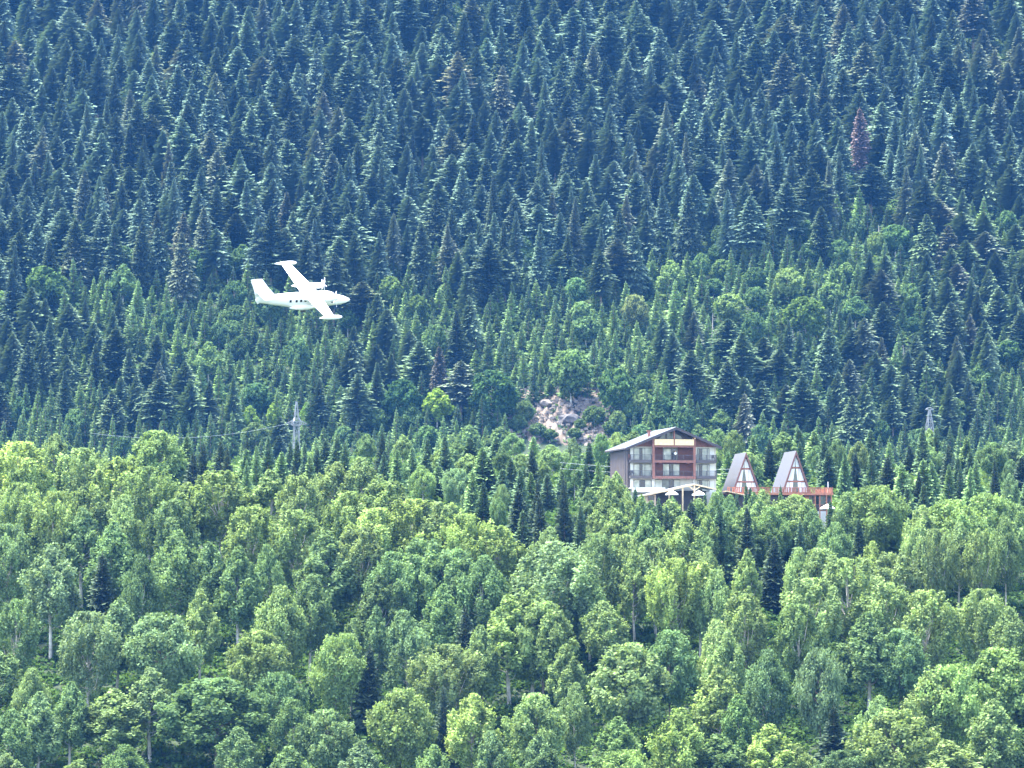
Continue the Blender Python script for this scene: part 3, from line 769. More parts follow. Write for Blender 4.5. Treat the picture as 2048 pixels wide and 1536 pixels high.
# gable cladding
b = MB(); b2 = MB()
b.poly([(U(585), -.06, Wz(500)), (U(850), -.06, Wz(500)), (U(850), -.06, roofz(U(850)) - .25), (U(585), -.06, roofz(U(585)) - .25)], (0, .05, 0))
b2.poly([(U(1450), -.06, Wz(500)), (U(1735), -.06, Wz(500)), (U(1735), -.06, roofz(U(1735)) - .25), (U(1450), -.06, roofz(U(1450)) - .25)], (0, .05, 0))
for k in range(9):
    u = U(600 + 28 * k); b.box(u, u + .05, -.09, -.06, Wz(498), roofz(u) - .3)
    u = U(1460 + 28 * k); b2.box(u, u + .05, -.09, -.06, Wz(498), roofz(u) - .3)
b.build('gable_cladding', M['redwood'], hotel); b2.build('gable_cladding', M['redwood'], hotel)
b = MB().poly([(U(868), -.08, Wz(500)), (U(1430), -.08, Wz(500)), (U(1430), -.08, roofz(U(1430)) - .25), (rx, -.08, rz - .25), (U(868), -.08, roofz(U(868)) - .25)], (0, .06, 0))
b.build('gable_wall', M['darktrim'], hotel)
def window(X0, X1, Y0, Y1, panes, v=-.10, fr=.07, parent=None, fm='darktrim', uf=U, wf=Wz):
    """a framed window; panes: list of (share of the width, material)"""
    parent = parent or hotel
    u0, u1, z1, z0 = uf(X0), uf(X1), wf(Y0), wf(Y1)
    f = MB(); f.box(u0, u1, v - .05, v + .06, z1 - fr, z1); f.box(u0, u1, v - .05, v + .06, z0, z0 + fr)
    tot = sum(p[0] for p in panes); u = u0; ed = [u0]
    for p in panes: u += (u1 - u0) * p[0] / tot; ed.append(u)
    for e in ed: f.box(max(u0, e - fr / 2) - .002, min(u1, e + fr / 2) + .002, v - .048, v + .058, z0 + fr, z1 - fr)
    fo = f.build('window', M[fm], parent)
    for (p, m_), a, c in zip(panes, ed[:-1], ed[1:]):
        MB().box(a + fr * .4, c - fr * .4, v - .01, v + .03, z0 + fr * .9, z1 - fr * .9).build('pane', M[m_], fo)
    return fo
C_, D_, G_ = 'curtain', 'darkglass', 'greenglass'
# attic glazing: three leaning panes
for pts in ([(940, 395), (1035, 395), (1035, 318), (985, 345)], [(1045, 395), (1140, 395), (1140, 290), (1045, 312)], [(1165, 395), (1270, 395), (1255, 355), (1165, 315)]):
    f = MB().poly([(U(x), -.14, Wz(y)) for x, y in pts], (0, .05, 0)).build('window', M['darktrim'], hotel)
    cx_ = sum(p[0] for p in pts) / len(pts); cy_ = sum(p[1] for p in pts) / len(pts)
    MB().poly([(U(cx_ + (x - cx_) * .88), -.17, Wz(cy_ + (y - cy_) * .88)) for x, y in pts], (0, .035, 0)).build('pane', M['greenglass'], f)
# left, centre and right columns of windows
rows_ = [(518, 690), (738, 905), (955, 1105)]
for i, (a, c) in enumerate(rows_):
    window(598, 838, a, c, [(72, C_), (34, D_), (32, D_ if i == 2 else C_), (80, C_)])
    window(1478, 1640, a, c, [(18, C_), (44, D_), (70, C_), (28, C_)])
window(1005, 1200, 522, 680, [(105, C_), (75, D_), (14, C_)])
window(1000, 1228, 735, 895, [(84, C_), (52, D_), (88, C_)])
window(888, 1235, 950, 1105, [(100, C_), (90, G_), (66, D_), (85, C_)])
# maroon walls of the middle bay, in pieces round the windows
b = MB()
b.box(U(880), U(1000), -.075, -.005, Wz(905), Wz(505)); b.box(U(1232), U(1422), -.075, -.005, Wz(905), Wz(505)); b.box(U(1203), U(1232), -.075, -.005, Wz(700), Wz(505))
b.box(U(1000), U(1232), -.075, -.005, Wz(732), Wz(683))
b.build('bay_wall', M['maroon'], hotel)
# red timber frame of the middle bay
fv0, fv1 = -1.45, -1.1
b = MB()
for X in (850, 1413): b.box(U(X) - .25, U(X + 33) - .25, fv0, fv1, Wz(945), Wz(352) + (0.0))
for Y in (478, 688, 905): b.box(U(883) - .252, U(1413) - .248, fv0 + .03, fv1 - .03, Wz(Y + 33), Wz(Y))
for Y in (500, 715, 935):
    for X in (960, 1340): b.box(U(X - 18) - .25, U(X + 18) - .25, fv0 - .08, fv1, Wz(Y + 14), Wz(Y + 2))
b.box(U(1142) - .25, U(1160) - .25, fv0, fv1 - .05, Wz(480), rz - .5)
b.build('timber_frame', M['redwood'], hotel)
b = MB()
for X in (868, 1434, 1152): b.box(U(X - 9) - .25, U(X + 9) - .25, -1.6, -.1, roofz(U(X)) - .58, roofz(U(X)) - .36)
b.build('purlin', M['pinewood'], hotel)
def rail(x0, x1, v, z, h, m, parent, name='railing', step=.16, post=1.6, t=.022):
    f = MB(); f.box(x0, x1, v - .035, v + .035, z + h - .06, z + h); f.box(x0, x1, v - .02, v + .02, z + .08, z + .12)
    n = max(2, int((x1 - x0) / step))
    for k in range(n + 1):
        u = x0 + (x1 - x0) * k / n; f.box(u - t / 2, u + t / 2, v - t / 2, v + t / 2, z + .12, z + h - .06)
    n = max(1, round((x1 - x0) / post))
    for k in range(n + 1):
        u = x0 + .04 + (x1 - x0 - .08) * k / n; f.box(u - .04, u + .04, v - .045, v + .045, z, z + h - .061)
    return f.build(name, m, parent)
for Yt in (690, 908):
    zt = Wz(Yt)
    bal = MB().box(U(883) - .25, U(1413) - .25, fv1 - .02, -.08, zt - .25, zt).build('balcony', M['slab'], hotel)
    rail(U(885) - .25, U(1411) - .25, -1.22, zt, 1.0, M['railmetal'], bal)
for Yt, hgt in ((682, .52), (900, .50)):
    for X0, X1 in ((548, 846), (1452, 1738)):
        zt = Wz(Yt); u0, u1 = U(X0) - .22, U(X1) - .22
        bal = MB().box(u0, u1, -1.2, -.09, zt - hgt, zt).build('balcony', M['slab'], hotel)
        r_ = rail(u0 + .02, u1 - .02, -1.12, zt + .003, .95, M['railmetal'], bal)
        f = MB(); e = u0 + .06 if X0 < 600 else u1 - .06
        f.box(e - .02, e + .02, -1.1, -.12, zt + .88, zt + .94)
        for k in range(6): f.box(e - .01, e + .01, -1.05 + k * .18, -1.03 + k * .18, zt, zt + .88)
        f.build('side_railing', M['railmetal'], bal)
# yellow board balustrade of the attic balcony
zt = Wz(485)
bal = MB().box(U(883) - .25, U(1413) - .25, fv1 - .02, -.09, zt - .2, zt).build('balcony', M['slab'], hotel)
b = MB()
for X0, X1 in ((878, 1140), (1158, 1418)):
    n = 16
    for k in range(n):
        a = U(X0) - .25 + (U(X1) - U(X0)) * k / n; c = U(X0) - .25 + (U(X1) - U(X0)) * (k + .95) / n
        b.box(a, c, -1.56, -1.50, Wz(482), Wz(410))
    b.box(U(X0) - .25, U(X1) - .25, -1.6, -1.47, Wz(411), Wz(402))
b.build('balustrade', M['yellowwood'], bal)
MB().box(U(478) - .05, U(488) - .05, -.3, -.18, 2, Wz(505)).build('downpipe', M['darktrim'], hotel)
# white column faces by the ground floor
for a_ in ((845, 885, -.16, 945), (1413, 1440, -.16, 945), (515, 592, -.05, 505), (1645, 1710, -.05, 505)):
    MB().box(U(a_[0]), U(a_[1]), a_[2], -.004, 0, Wz(a_[3])).build('white_wall', M['plaster_white'], hotel)

# person leaning out on the third-floor balcony
def person(name, loc, rot, label, top, legs_, hair, sit=False, hgt=1.72):
    root = empty(name, loc, rot); tag(root, label, 'person')
    def skin(nm, pts, edges, rad, m_, parent):
        me = bpy.data.meshes.new(nm); me.from_pydata(pts, edges, []); o = link(nm, me, parent)
        o.modifiers.new('Skin', 'SKIN'); ly = me.skin_vertices[0].data
        for i_, r__ in enumerate(rad): ly[i_].radius = (r__, r__)
        ly[0].use_root = True
        sb = o.modifiers.new('Sub', 'SUBSURF'); sb.levels = 1; sb.render_levels = 1
        me.materials.append(m_); return o
    P_ = [(0, 0, .92), (0, 0, 1.15), (0, -.01, 1.38), (0, -.01, 1.50), (0, -.03, 1.60), (0, -.03, 1.70),
          (-.10, 0, .86), (-.11, -.02, .47), (-.11, .02, .06), (-.11, -.12, .03), (.10, 0, .86), (.11, -.02, .47), (.11, .02, .06), (.11, -.12, .03),
          (-.19, -.01, 1.40), (-.25, -.06, 1.14), (-.17, -.28, 1.02), (-.14, -.34, 1.01), (.19, -.01, 1.40), (.25, -.06, 1.14), (.17, -.28, 1.02), (.14, -.34, 1.01)]
    E_ = [(0, 1), (1, 2), (2, 3), (3, 4), (4, 5), (0, 6), (6, 7), (7, 8), (8, 9), (0, 10), (10, 11), (11, 12), (12, 13), (2, 14), (14, 15), (15, 16), (16, 17), (2, 18), (18, 19), (19, 20), (20, 21)]
    r0 = [.13, .13, .14, .055, .10, .07, .085, .06, .042, .035, .085, .06, .042, .035, .06, .042, .032, .03, .06, .042, .032, .03]
    skin('body', P_, E_, r0, mat('skin_tone', (.45, .28, .2), .6), root)
    skin('shirt', [P_[0], P_[1], P_[2], P_[14], P_[15], P_[18], P_[19]], [(0, 1), (1, 2), (2, 3), (3, 4), (2, 5), (5, 6)], [.15, .155, .165, .085, .062, .085, .062], top, root)
    skin('trousers', [(0, 0, .95), P_[6], P_[7], P_[8], P_[10], P_[11], P_[12]], [(0, 1), (1, 2), (2, 3), (0, 4), (4, 5), (5, 6)], [.15, .11, .08, .062, .11, .08, .062], legs_, root)
    skin('hair', [(0, .0, 1.70), (0, .03, 1.62)], [(0, 1)], [.105, .09], hair, root)
    return root
def hw(u, v, w):
    c_, s_ = math.cos(R(12)), math.sin(R(12)); return (p0.x + u * c_ - v * s_, 700 + u * s_ + v * c_, G0 + w)
person('person', hw(U(1172) - .2, -.85, Wz(690)), R(12), 'person in a white top standing at the railing of a hotel balcony', M['cloth'], mat('dark_trousers', (.05, .05, .06)), mat('dark_hair', (.03, .02, .015)))
# balcony chair silhouettes seen beside the left windows
for (X, v, Y) in ((572, -.7, 900), (1688, -.7, 682), (538, -.7, 682)):
    ch = empty('balcony_chair', hw(U(X) - .05, v, Wz(Y)), R(12))
    tag(ch, {572: 'dark chair on the lower left corner balcony of the hotel', 1688: 'dark chair on the upper right balcony of the hotel', 538: 'reddish chair at the outer end of the upper left hotel balcony'}[X], 'chair', 'chairs on the hotel balconies')
    cm = M['railmetal'] if X != 538 else M['redwood']
    MB().box(-.24, .24, -.24, .24, .42, .47).build('seat', cm, ch); MB().poly([(-.24, .22, .48), (.24, .22, .48), (.24, .32, .95), (-.24, .32, .95)], (0, .04, 0)).build('backrest', cm, ch)
    for a in (-1, 1):
        for c in (-1, 1): MB().bar((a * .21, c * .21, 0), (a * .21, c * .21, .42), .04).build('leg', cm, ch)

# ------------------------------------------------------------------ entrance porch in front of the hotel
pv = empty('entrance_porch', hw(0, -7.5, 0), R(12)); tag(pv, 'low gabled timber porch with braced pine post below the hotel balconies', 'porch')
def Ux(X): return U(X) - 1.45
ax, az = Ux(1400), Wz(1020); ex, ez = Ux(690), Wz(1180); fx, fz = Ux(1700), Wz(1085)
rf = MB().poly([(ex, 0, ez), (ax, 0, az), (ax, 6.0, az), (ex, 6.0, ez)], (0, 0, -.14)).poly([(ax + .003, 0, az), (fx, 0, fz), (fx, 6.0, fz), (ax + .003, 6.0, az)], (0, 0, -.14)).build('roof', M['metalroof'], pv)
MB().poly([(ex, -.06, ez - .03), (ax, -.06, az - .03), (ax, -.06, az - .27), (ex, -.06, ez - .27)], (0, .055, 0)).poly([(ax + .01, -.06, az - .03), (fx, -.06, fz - .03), (fx, -.06, fz - .27), (ax + .01, -.06, az - .27)], (0, .055, 0)).build('barge_board', M['pinewood'], rf)
for X in (1055, 1400, 1240):
    MB().box(Ux(X) - .12, Ux(X) + .12, .1, .34, -2.5, (az - (ax - Ux(X)) * (az - ez) / (ax - ex)) - .2).build('post', M['pinewood'], pv)
b = MB(); b.bar((Ux(1400), .2, Wz(1110)), (Ux(1325), .2, Wz(1058)), .16); b.bar((Ux(1400), .22, Wz(1110)), (Ux(1480), .22, Wz(1060)), .16); b.build('brace', M['pinewood'], pv)
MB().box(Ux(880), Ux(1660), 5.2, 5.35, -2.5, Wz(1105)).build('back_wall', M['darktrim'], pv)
wl = MB().box(Ux(740), Ux(880), .5, 3.5, -2.5, Wz(1172)).build('wall', M['tan'], pv)
window(772, 858, 1178, 1250, [(1, D_)], v=.44, parent=pv, fm='redwood', uf=Ux)
wt = MB().box(U(560) - .5, U(1010) - .5, -3.2, -2.9, Wz(1130), Wz(1066)).box(U(560) - .5, U(1010) - .5, -2.9, -.2, Wz(1075), Wz(1066)).build('terrace_wall', M['plaster_white'], hotel)

def parasol(px, row, y, rad, label, hgt=2.5):
    q = at(px, row, y); o = empty('parasol', (q.x, q.y, q.z - hgt)); tag(o, label, 'parasol', 'white parasols around the hotel')
    rings = []
    for rr, zz in ((.03, hgt), (rad * .5, hgt - .32), (rad, hgt - .72), (rad, hgt - .9)):
        rings.append([(rr * math.cos(a * math.pi / 4), rr * math.sin(a * math.pi / 4), zz) for a in range(8)])
    f = MB(); n = 0
    for r1 in rings: f.v += r1
    for i_ in range(3):
        for k in range(8): f.f.append((i_ * 8 + k, i_ * 8 + (k + 1) % 8, i_ * 8 + 8 + (k + 1) % 8, i_ * 8 + 8 + k))
    f.build('canopy', M['cloth'], o); MB().bar((0, 0, -2.5), (0, 0, hgt - .02), .07, n=8).build('pole', M['pinewood'], o)
parasol(1344, 980, 692.5, 1.15, 'white parasol under the porch roof, next to the tall side post')
parasol(1398, 981, 693.5, 1.25, 'white parasol under the porch, right of the braced centre post')
parasol(1655, 1008, 693.0, 1.35, 'white parasol at the foot of the terrace building among spruces')

# ------------------------------------------------------------------ terrace building and the two cabins on it
TR = R(9.5); q0 = at(1452, 1060, 701)
def Ut(X): return (1420 + X / 6.827 - 1452) * .0914
def Wt(Y): return (1060 - (870 + Y / 6.827)) * .09
def tw(u, v, w): return (q0.x + u * math.cos(TR) - v * math.sin(TR), 701 + u * math.sin(TR) + v * math.cos(TR), G0 + w)
tb = empty('terrace_building', tw(0, 0, 0), TR); tag(tb, 'long low building with an orange-railed deck carrying two pointed cabins', 'building')
dz = Wt(792)
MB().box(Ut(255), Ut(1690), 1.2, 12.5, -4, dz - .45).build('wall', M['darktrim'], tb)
dk = MB().box(Ut(230), Ut(1700), 0, 12.9, dz - .3, dz).build('deck', M['maroon'], tb)
MB().box(Ut(225), Ut(1705), -.06, -.003, dz - .32, dz + .05).build('deck_beam', M['orangewood'], dk)
b = MB(); b.box(Ut(1330), Ut(1385), .95, 1.19, -4, dz - .46); b.build('corner_panel', M['orangewood'], tb)
for X in (1455, 1520, 1615, 1680): MB().box(Ut(X) - .09, Ut(X) + .09, .1, .3, -4, dz - .31).build('post', M['orangewood'], tb)
window(1385, 1450, 820, 1000, [(1, G_), (1, G_)], v=1.12, parent=tb, fm='orangewood', uf=Ut, wf=Wt)
window(1455, 1620, 820, 950, [(1, D_), (1.3, G_)], v=1.10, parent=tb, fm='orangewood', uf=Ut, wf=Wt)
window(1525, 1620, 965, 1030, [(1, G_), (1, G_)], v=1.08, parent=tb, fm='orangewood', uf=Ut, wf=Wt)
MB().box(Ut(1500), Ut(1700), .7, 1.05, -4, Wt(1035)).build('white_wall', M['plaster_white'], tb)
# railings: boards with gaps
def board_rail(x0, x1, v, name='railing'):
    f = MB(); f.box(x0, x1, v - .05, v + .05, dz + .98, dz + 1.08); f.box(x0, x1, v - .04, v + .04, dz + .12, dz + .2)
    n = int((x1 - x0) / .30)
    for k in range(n):
        if rng.random() < .12: continue
        u = x0 + (x1 - x0) * k / n; f.box(u, u + .19, v - .02, v + .02, dz + .2, dz + .98)
    for k in range(int((x1 - x0) / 1.6) + 1):
        u = min(x1 - .1, x0 + k * 1.6); f.box(u, u + .1, v - .06, v + .06, dz + .003, dz + 1.12)
    return f.build(name, M['orangewood'], dk)
board_rail(Ut(240), Ut(830), .08); board_rail(Ut(860), Ut(1700), .08)
f = MB(); f.box(Ut(1690) - .04, Ut(1690) + .06, .15, 12.6, dz + .98, dz + 1.08)
for k in range(38): f.box(Ut(1690) - .02, Ut(1690) + .02, .2 + k * .33, .4 + k * .33, dz + .1, dz + .98)
f.build('side_railing', M['orangewood'], dk)
MB().bar((Ut(1640), .4, dz), (Ut(1640), .4, Wt(630)), .16, n=8).build('flag_pole', M['plaster_white'], dk)
# slanting eave of the lower roof at the left end
MB().poly([(Ut(190), -2.2, Wt(765)), (Ut(460), -2.2, Wt(820)), (Ut(460), 1.1, Wt(820)), (Ut(190), 1.1, Wt(765))], (0, 0, -.16)).build('lower_roof', M['pinewood'], tb)

def cabin(axp, arow, lxp, rxp, depth, v, label, glass_to):
    """A-frame: apex pixel, left and right foot of the front"""
    z0 = dz + .01; u0, u1, ua = Ut(lxp), Ut(rxp), Ut(axp); H_ = Wt(arow) - z0; w_ = u1 - u0
    k_ = v * math.sin(TR) ; u0 += k_; u1 += k_; ua = (u0 + u1) / 2
    o = empty('a_frame_cabin', tw(ua, v, z0), TR); tag(o, label, 'cabin', 'pointed cabins on the deck')
    h2 = w_ / 2; tk = .28
    def slope(s):
        f = MB(); f.poly([(s * h2, -.45, 0), (0, -.45, H_), (0, depth, H_), (s * h2, depth, 0)], (0, 0, -.72)); return f
    rl = slope(-1).build('roof', M['slateroof'], o); slope(1).build('roof', M['slateroof'], o)
    f = MB()
    for s in (-1, 1): f.poly([(s * h2, -.50, -.02), (s * .004, -.50, H_ + .02), (s * .004, -.50, H_ - .8), (s * (h2 - .36), -.50, -.02)], (0, .045, 0))
    f.build('barge_board', mat('brown_trim', (.16, .075, .06)), rl)
    inner = h2 - .30; ih = H_ - .75
    def tri(z): return inner * (1 - z / ih)
    fw = MB()
    fw.poly([(-inner, .1, 0), (inner, .1, 0), (0, .1, ih)], (0, .08, 0)); wall_ = fw.build('front_wall', M['redwood'], o)
    lv = [(0.03, .29), (.335, .64), (.69, .93)]
    for i_, (a, c) in enumerate(lv):
        za, zc = a * ih, c * ih
        wa, wc = tri(za) - .06, tri(zc) - .03
        g0 = -.22 * inner if glass_to else -.30 * inner; ga = [.24, .17, .04][i_] * inner; gt = [.17, .05, 0.0][i_] * inner
        off = -.12 * inner if not glass_to else -.02 * inner
        # curtain on either side of a dark gap that narrows upwards
        for s in (-1, 1):
            e0, e1 = off + s * ga, off + s * gt
            MB().poly([(s * wa, .06, za), (e0, .06, za), (e1, .06, zc), (s * wc, .06, zc)], (0, .035, 0)).build('curtain', M['curtain_white'], wall_)
        MB().poly([(off - ga + .004, .065, za), (off + ga - .004, .065, za), (off + gt + .001, .065, zc), (off - gt - .001, .065, zc)], (0, .03, 0)).build('pane', M['greenglass'], wall_)
    f = MB()
    for z_ in (.31, .665): f.box(-tri(z_ * ih) - .1, tri(z_ * ih) + .1, -.02, .05, z_ * ih - .09, z_ * ih + .12)
    f.build('cross_beam', M['orangewood'], o)
    f = MB()
    for x_ in (-.5, .45): f.box(x_ * inner, x_ * inner + .05, .02, .055, 0.02, .29 * ih)
    for x_ in (.22,): f.box(x_ * inner, x_ * inner + .05, .02, .055, .34 * ih, .64 * ih)
    f.build('mullion', M['redwood'], wall_)
    fb = MB().poly([(-inner, depth - .3, 0), (inner, depth - .3, 0), (0, depth - .3, ih)], (0, .08, 0)).build('rear_wall', M['redwood'], o)
    MB().box(-.5, .5, depth - .215, depth - .18, .05, 2.0).build('rear_door', M['darktrim'], fb)
cabin(495, 228, 302, 706, 8.8, 2.2, 'smaller pointed A-shaped cabin with white curtains, nearer the hotel', False)
cabin(1170, 200, 992, 1403, 8.8, 2.2, 'pointed A-shaped cabin with a wide dark gap in its curtains, far from the hotel', True)

# ------------------------------------------------------------------ lattice pylons and cables
def pylon(px, toprow, y, prof, arms, label, name='lattice_pylon'):
    """prof: [(row, half width px)]; arms: [(row, half px, drop px)]"""
    s = y / F; q = at(px, toprow, y); zb = float(zg(q.x, y)); o = empty(name, (q.x, y, zb), R(18)); tag(o, label, 'pylon', 'lattice pylons behind the wooded ridge')
    ztop = q.z - zb; Z = lambda row: ztop - (row - toprow) * s
    lev = [(Z(r_), h_ * s) for r_, h_ in prof] + [(-.5, prof[-1][1] * s * 1.5)]
    f = MB()
    for (za, wa), (zc, wc) in zip(lev[:-1], lev[1:]):
        n = max(1, int((za - zc) / 2.2))
        for i_ in range(n):
            t0, t1 = i_ / n, (i_ + 1) / n; z0_, z1_ = za + (zc - za) * t0, za + (zc - za) * t1; w0, w1 = wa + (wc - wa) * t0, wa + (wc - wa) * t1
            c0 = [(-w0, -w0), (w0, -w0), (w0, w0), (-w0, w0)]; c1 = [(-w1, -w1), (w1, -w1), (w1, w1), (-w1, w1)]
            for k in range(4):
                f.bar((*c0[k], z0_), (*c1[k], z1_), .12); j = (k + 1) % 4
                f.bar((*c0[k], z0_), (*c1[j], z1_), .06); f.bar((*c0[j], z0_), (*c1[k], z1_), .06); f.bar((*c1[k], z1_), (*c1[j], z1_), .10)
    f.build('mast', M['steel'], o)
    for r_, h_, dr in arms:
        f = MB()
        for sg in (-1, 1):
            b0 = np.interp(r_, [p[0] for p in prof], [p[1] for p in prof]) * s
            f.bar((sg * b0, -.3, Z(r_) + .5), (sg * h_ * s, 0, Z(r_ + dr)), .13); f.bar((sg * b0, .3, Z(r_) + .5), (sg * h_ * s, 0, Z(r_ + dr)), .13); f.bar((sg * b0 * .6, 0, Z(r_ + dr) - .1), (sg * h_ * s, 0, Z(r_ + dr)), .13)
            for k in range(1, 4):
                t_ = k / 4; x_ = sg * (b0 + (h_ * s - b0) * t_); f.bar((x_, 0, Z(r_) + .5 + (Z(r_ + dr) - Z(r_) - .5) * t_), (x_, 0, Z(r_ + dr) - .1 * (1 - t_)), .08)
        f.build('crossarm', M['steel'], o)
    return o, q
pylon(593, 803, 960, [(803, 1.0), (820, 2.6), (836, 4.2), (843, 7.5), (849, 8.5), (852, 4.8), (885, 5.5)], [(845, 22, 3)], 'tall grey lattice pylon with short drooping arms, left of the scree')
pylon(1859, 819, 960, [(819, 1.3), (835, 3.4), (850, 5.5)], [(819, 9, 0)], 'small grey lattice pylon with a short flat top arm, near the right edge')
def cable(name, A_, B_, sag, label, r_=.02):
    n = 40; pts = [Vector(A_).lerp(Vector(B_), k / n) - Vector((0, 0, sag * 4 * (k / n) * (1 - k / n))) for k in range(n + 1)]
    v_, q_ = tube([tuple(p) for p in pts], [r_] * (n + 1), 5)
    o = link(name, np_mesh(name, v_, q_, [M['wire']])); tag(o, label, 'cable', 'power cables'); return o
cable('power_cable', at(571, 848, 960), at(180, 866, 900), 2.2, 'pale overhead cable running from the tall pylon over the treetops')
cable('power_cable', at(1120, 925, 728), at(1475, 938, 728), .5, 'upper of the two thin cables passing behind the hotel', .018)
cable('power_cable', at(1120, 937, 728), at(1475, 947, 728), .5, 'lower of the two thin cables passing behind the hotel', .018)

# ------------------------------------------------------------------ aircraft
def fuse_rings():
    st = [(0, -.12, .04, .04), (.25, -.1, .24, .24), (.8, -.06, .46, .47), (1.6, 0, .66, .66), (2.3, .10, .80, .78), (2.9, .24, .98, .90), (3.5, .30, 1.05, .98), (5, .30, 1.06, 1.0), (8.3, .30, 1.05, 1.0), (9.6, .42, .93, .86), (11, .52, .78, .62), (12.3, .62, .62, .38), (13.2, .68, .52, .2), (13.9, .80, .34, .08)]
    rings = []
    for x_, zc, hz, hy in st:
        rings.append([(-x_, hy * math.copysign(abs(math.cos(t)) ** .85, math.cos(t)), zc + hz * math.copysign(abs(math.sin(t)) ** .85, math.sin(t))) for t in [2 * math.pi * (k + .5) / 20 for k in range(20)]])
    return rings
def aero(chords, name, m, parent, vertical=False):
    """lofted surface: [(span, leading x, trailing x, height, thickness)]"""
    rings = []
    for sp, le, te, h_, th in chords:
        prof = [(0, 0), (.06, .5), (.25, .95), (.55, .75), (1, .04), (1, -.04), (.55, -.35), (.25, -.5), (.06, -.35)]
        ring = []
        for c, t_ in prof:
            x_ = le + (te - le) * c; ring.append((x_, t_ * th, sp) if vertical else (x_, sp, h_ + t_ * th))
        rings.append(ring)
    return MB().loft(rings).build(name, m, parent, smooth=False)
f_ = Vector((.925, .37, .085)).normalized(); l_ = Vector((-.395, .80, .45)); l_ = (l_ - f_ * l_.dot(f_)).normalized(); u_ = f_.cross(l_)
plane = empty('aircraft'); tag(plane, 'white twin-propeller aircraft banking low in front of the forested mountain', 'aircraft')
Mx = Matrix((f_, l_, u_)).transposed().to_4x4(); Mx.translation = at(620, 588, 538) - (f_ * -6.0 + u_ * 1.1)
plane.matrix_world = Mx
PT = M['paint']
fus = MB().loft(fuse_rings()).build('fuselage', PT, plane, smooth=True)
wg = aero([(-9.55, -5.75, -7.05, 1.72, .10), (-2.4, -5.0, -7.25, 1.42, .17), (0, -4.85, -7.35, 1.34, .20), (2.4, -5.0, -7.25, 1.42, .17), (9.55, -5.75, -7.05, 1.72, .10)], 'wing', PT, plane)
for s in (-1, 1):
    rr = [[(-x_, s * 9.7 + r_ * .9 * math.cos(t), 1.72 + r_ * math.sin(t)) for t in [2 * math.pi * k / 12 for k in range(12)]] for x_, r_ in ((4.7, .03), (4.85, .17), (5.2, .27), (5.8, .31), (6.6, .29), (7.4, .2), (8.0, .04))]
    MB().loft(rr).build('tip_tank', PT, plane, smooth=True)
    en = MB().loft([[(-x_, s * 2.45 + r_ * .8 * math.cos(t), 1.22 + dz_ + r_ * math.sin(t)) for t in [2 * math.pi * k / 14 for k in range(14)]] for x_, r_, dz_ in ((3.35, .16, 0), (3.45, .34, 0), (3.9, .42, 0), (5.0, .47, .02), (6.2, .40, .1), (7.4, .2, .18), (7.9, .05, .2))]).build('engine', PT, plane, smooth=True)
    MB().loft([[(-x_, s * 2.45 + r_ * math.cos(t), 1.22 + r_ * math.sin(t)) for t in [2 * math.pi * k / 10 for k in range(10)]] for x_, r_ in ((2.85, .02), (3.0, .11), (3.2, .17), (3.349, .19))]).build('spinner', PT, en, smooth=True)
    pb = MB()
    for k in range(5):
        t = 2 * math.pi * k / 5 + .35; d = Vector((0, math.cos(t), math.sin(t))); e = Vector((0, -math.sin(t), math.cos(t))); c0 = Vector((-3.12, s * 2.45, 1.22))
        tw_ = Vector((.06, 0, 0))
        pb.poly([c0 + d * .12 - e * .06 - tw_, c0 + d * .6 - e * .14 - tw_, c0 + d * 1.15 - e * .09, c0 + d * 1.15 + e * .07, c0 + d * .6 + e * .12 + tw_, c0 + d * .12 + e * .06 + tw_], (.03, 0, 0))
    pb.build('propeller', M['paintgrey'], en)
    MB().box(-3.75, -3.5, s * 2.45 - .17, s * 2.45 + .17, .74, .84).build('air_intake', M['darkglass'], en)
    gp = MB().loft([[(-x_, s * .98 + a * math.cos(t), -.42 + c * math.sin(t)) for t in [2 * math.pi * k / 12 for k in range(12)]] for x_, a, c in ((5.3, .03, .03), (5.7, .24, .2), (6.4, .42, .36), (7.4, .46, .42), (8.3, .36, .3), (9.2, .05, .05))]).build('landing_gear_pod', PT, plane, smooth=True)
    MB().box(-7.7, -6.9, s * 1.35 - .05, s * 1.35 + .05, -.9, -.75).build('wheel_well', M['darktrim'], gp)
    aero([(s * .1, -12.3, -13.9, 1.75, .09), (s * 3.1, -12.6, -13.6, 1.95, .05)], 'tailplane', PT, plane)
aero([(.75, -10.3, -13.9, 0, .12), (1.3, -11.1, -14.0, 0, .11), (2.4, -12.15, -14.35, 0, .09), (3.75, -13.15, -14.85, 0, .06)], 'tail_fin', PT, plane, vertical=True)
MB().poly([(-13.0, -.04, .3), (-13.65, -.04, .05), (-14.25, -.04, 2.1), (-13.9, -.04, 2.1)], (0, .08, 0)).build('rudder_base', PT, plane)
def fus_at(x_, z_):
    st = [(2.3, .10, .80, .78), (2.9, .24, .98, .90), (3.5, .30, 1.05, .98), (5, .30, 1.06, 1.0), (8.3, .30, 1.05, 1.0), (9.6, .42, .93, .86), (11, .62, .72, .64)]
    zc, hz, hy = [np.interp(x_, [q[0] for q in st], [q[i_] for q in st]) for i_ in (1, 2, 3)]
    sn = min(1, abs((z_ - zc) / hz)) ** (1 / .85); return hy * (max(0, 1 - sn * sn) ** .5) ** .85
DG = M['darkglass']
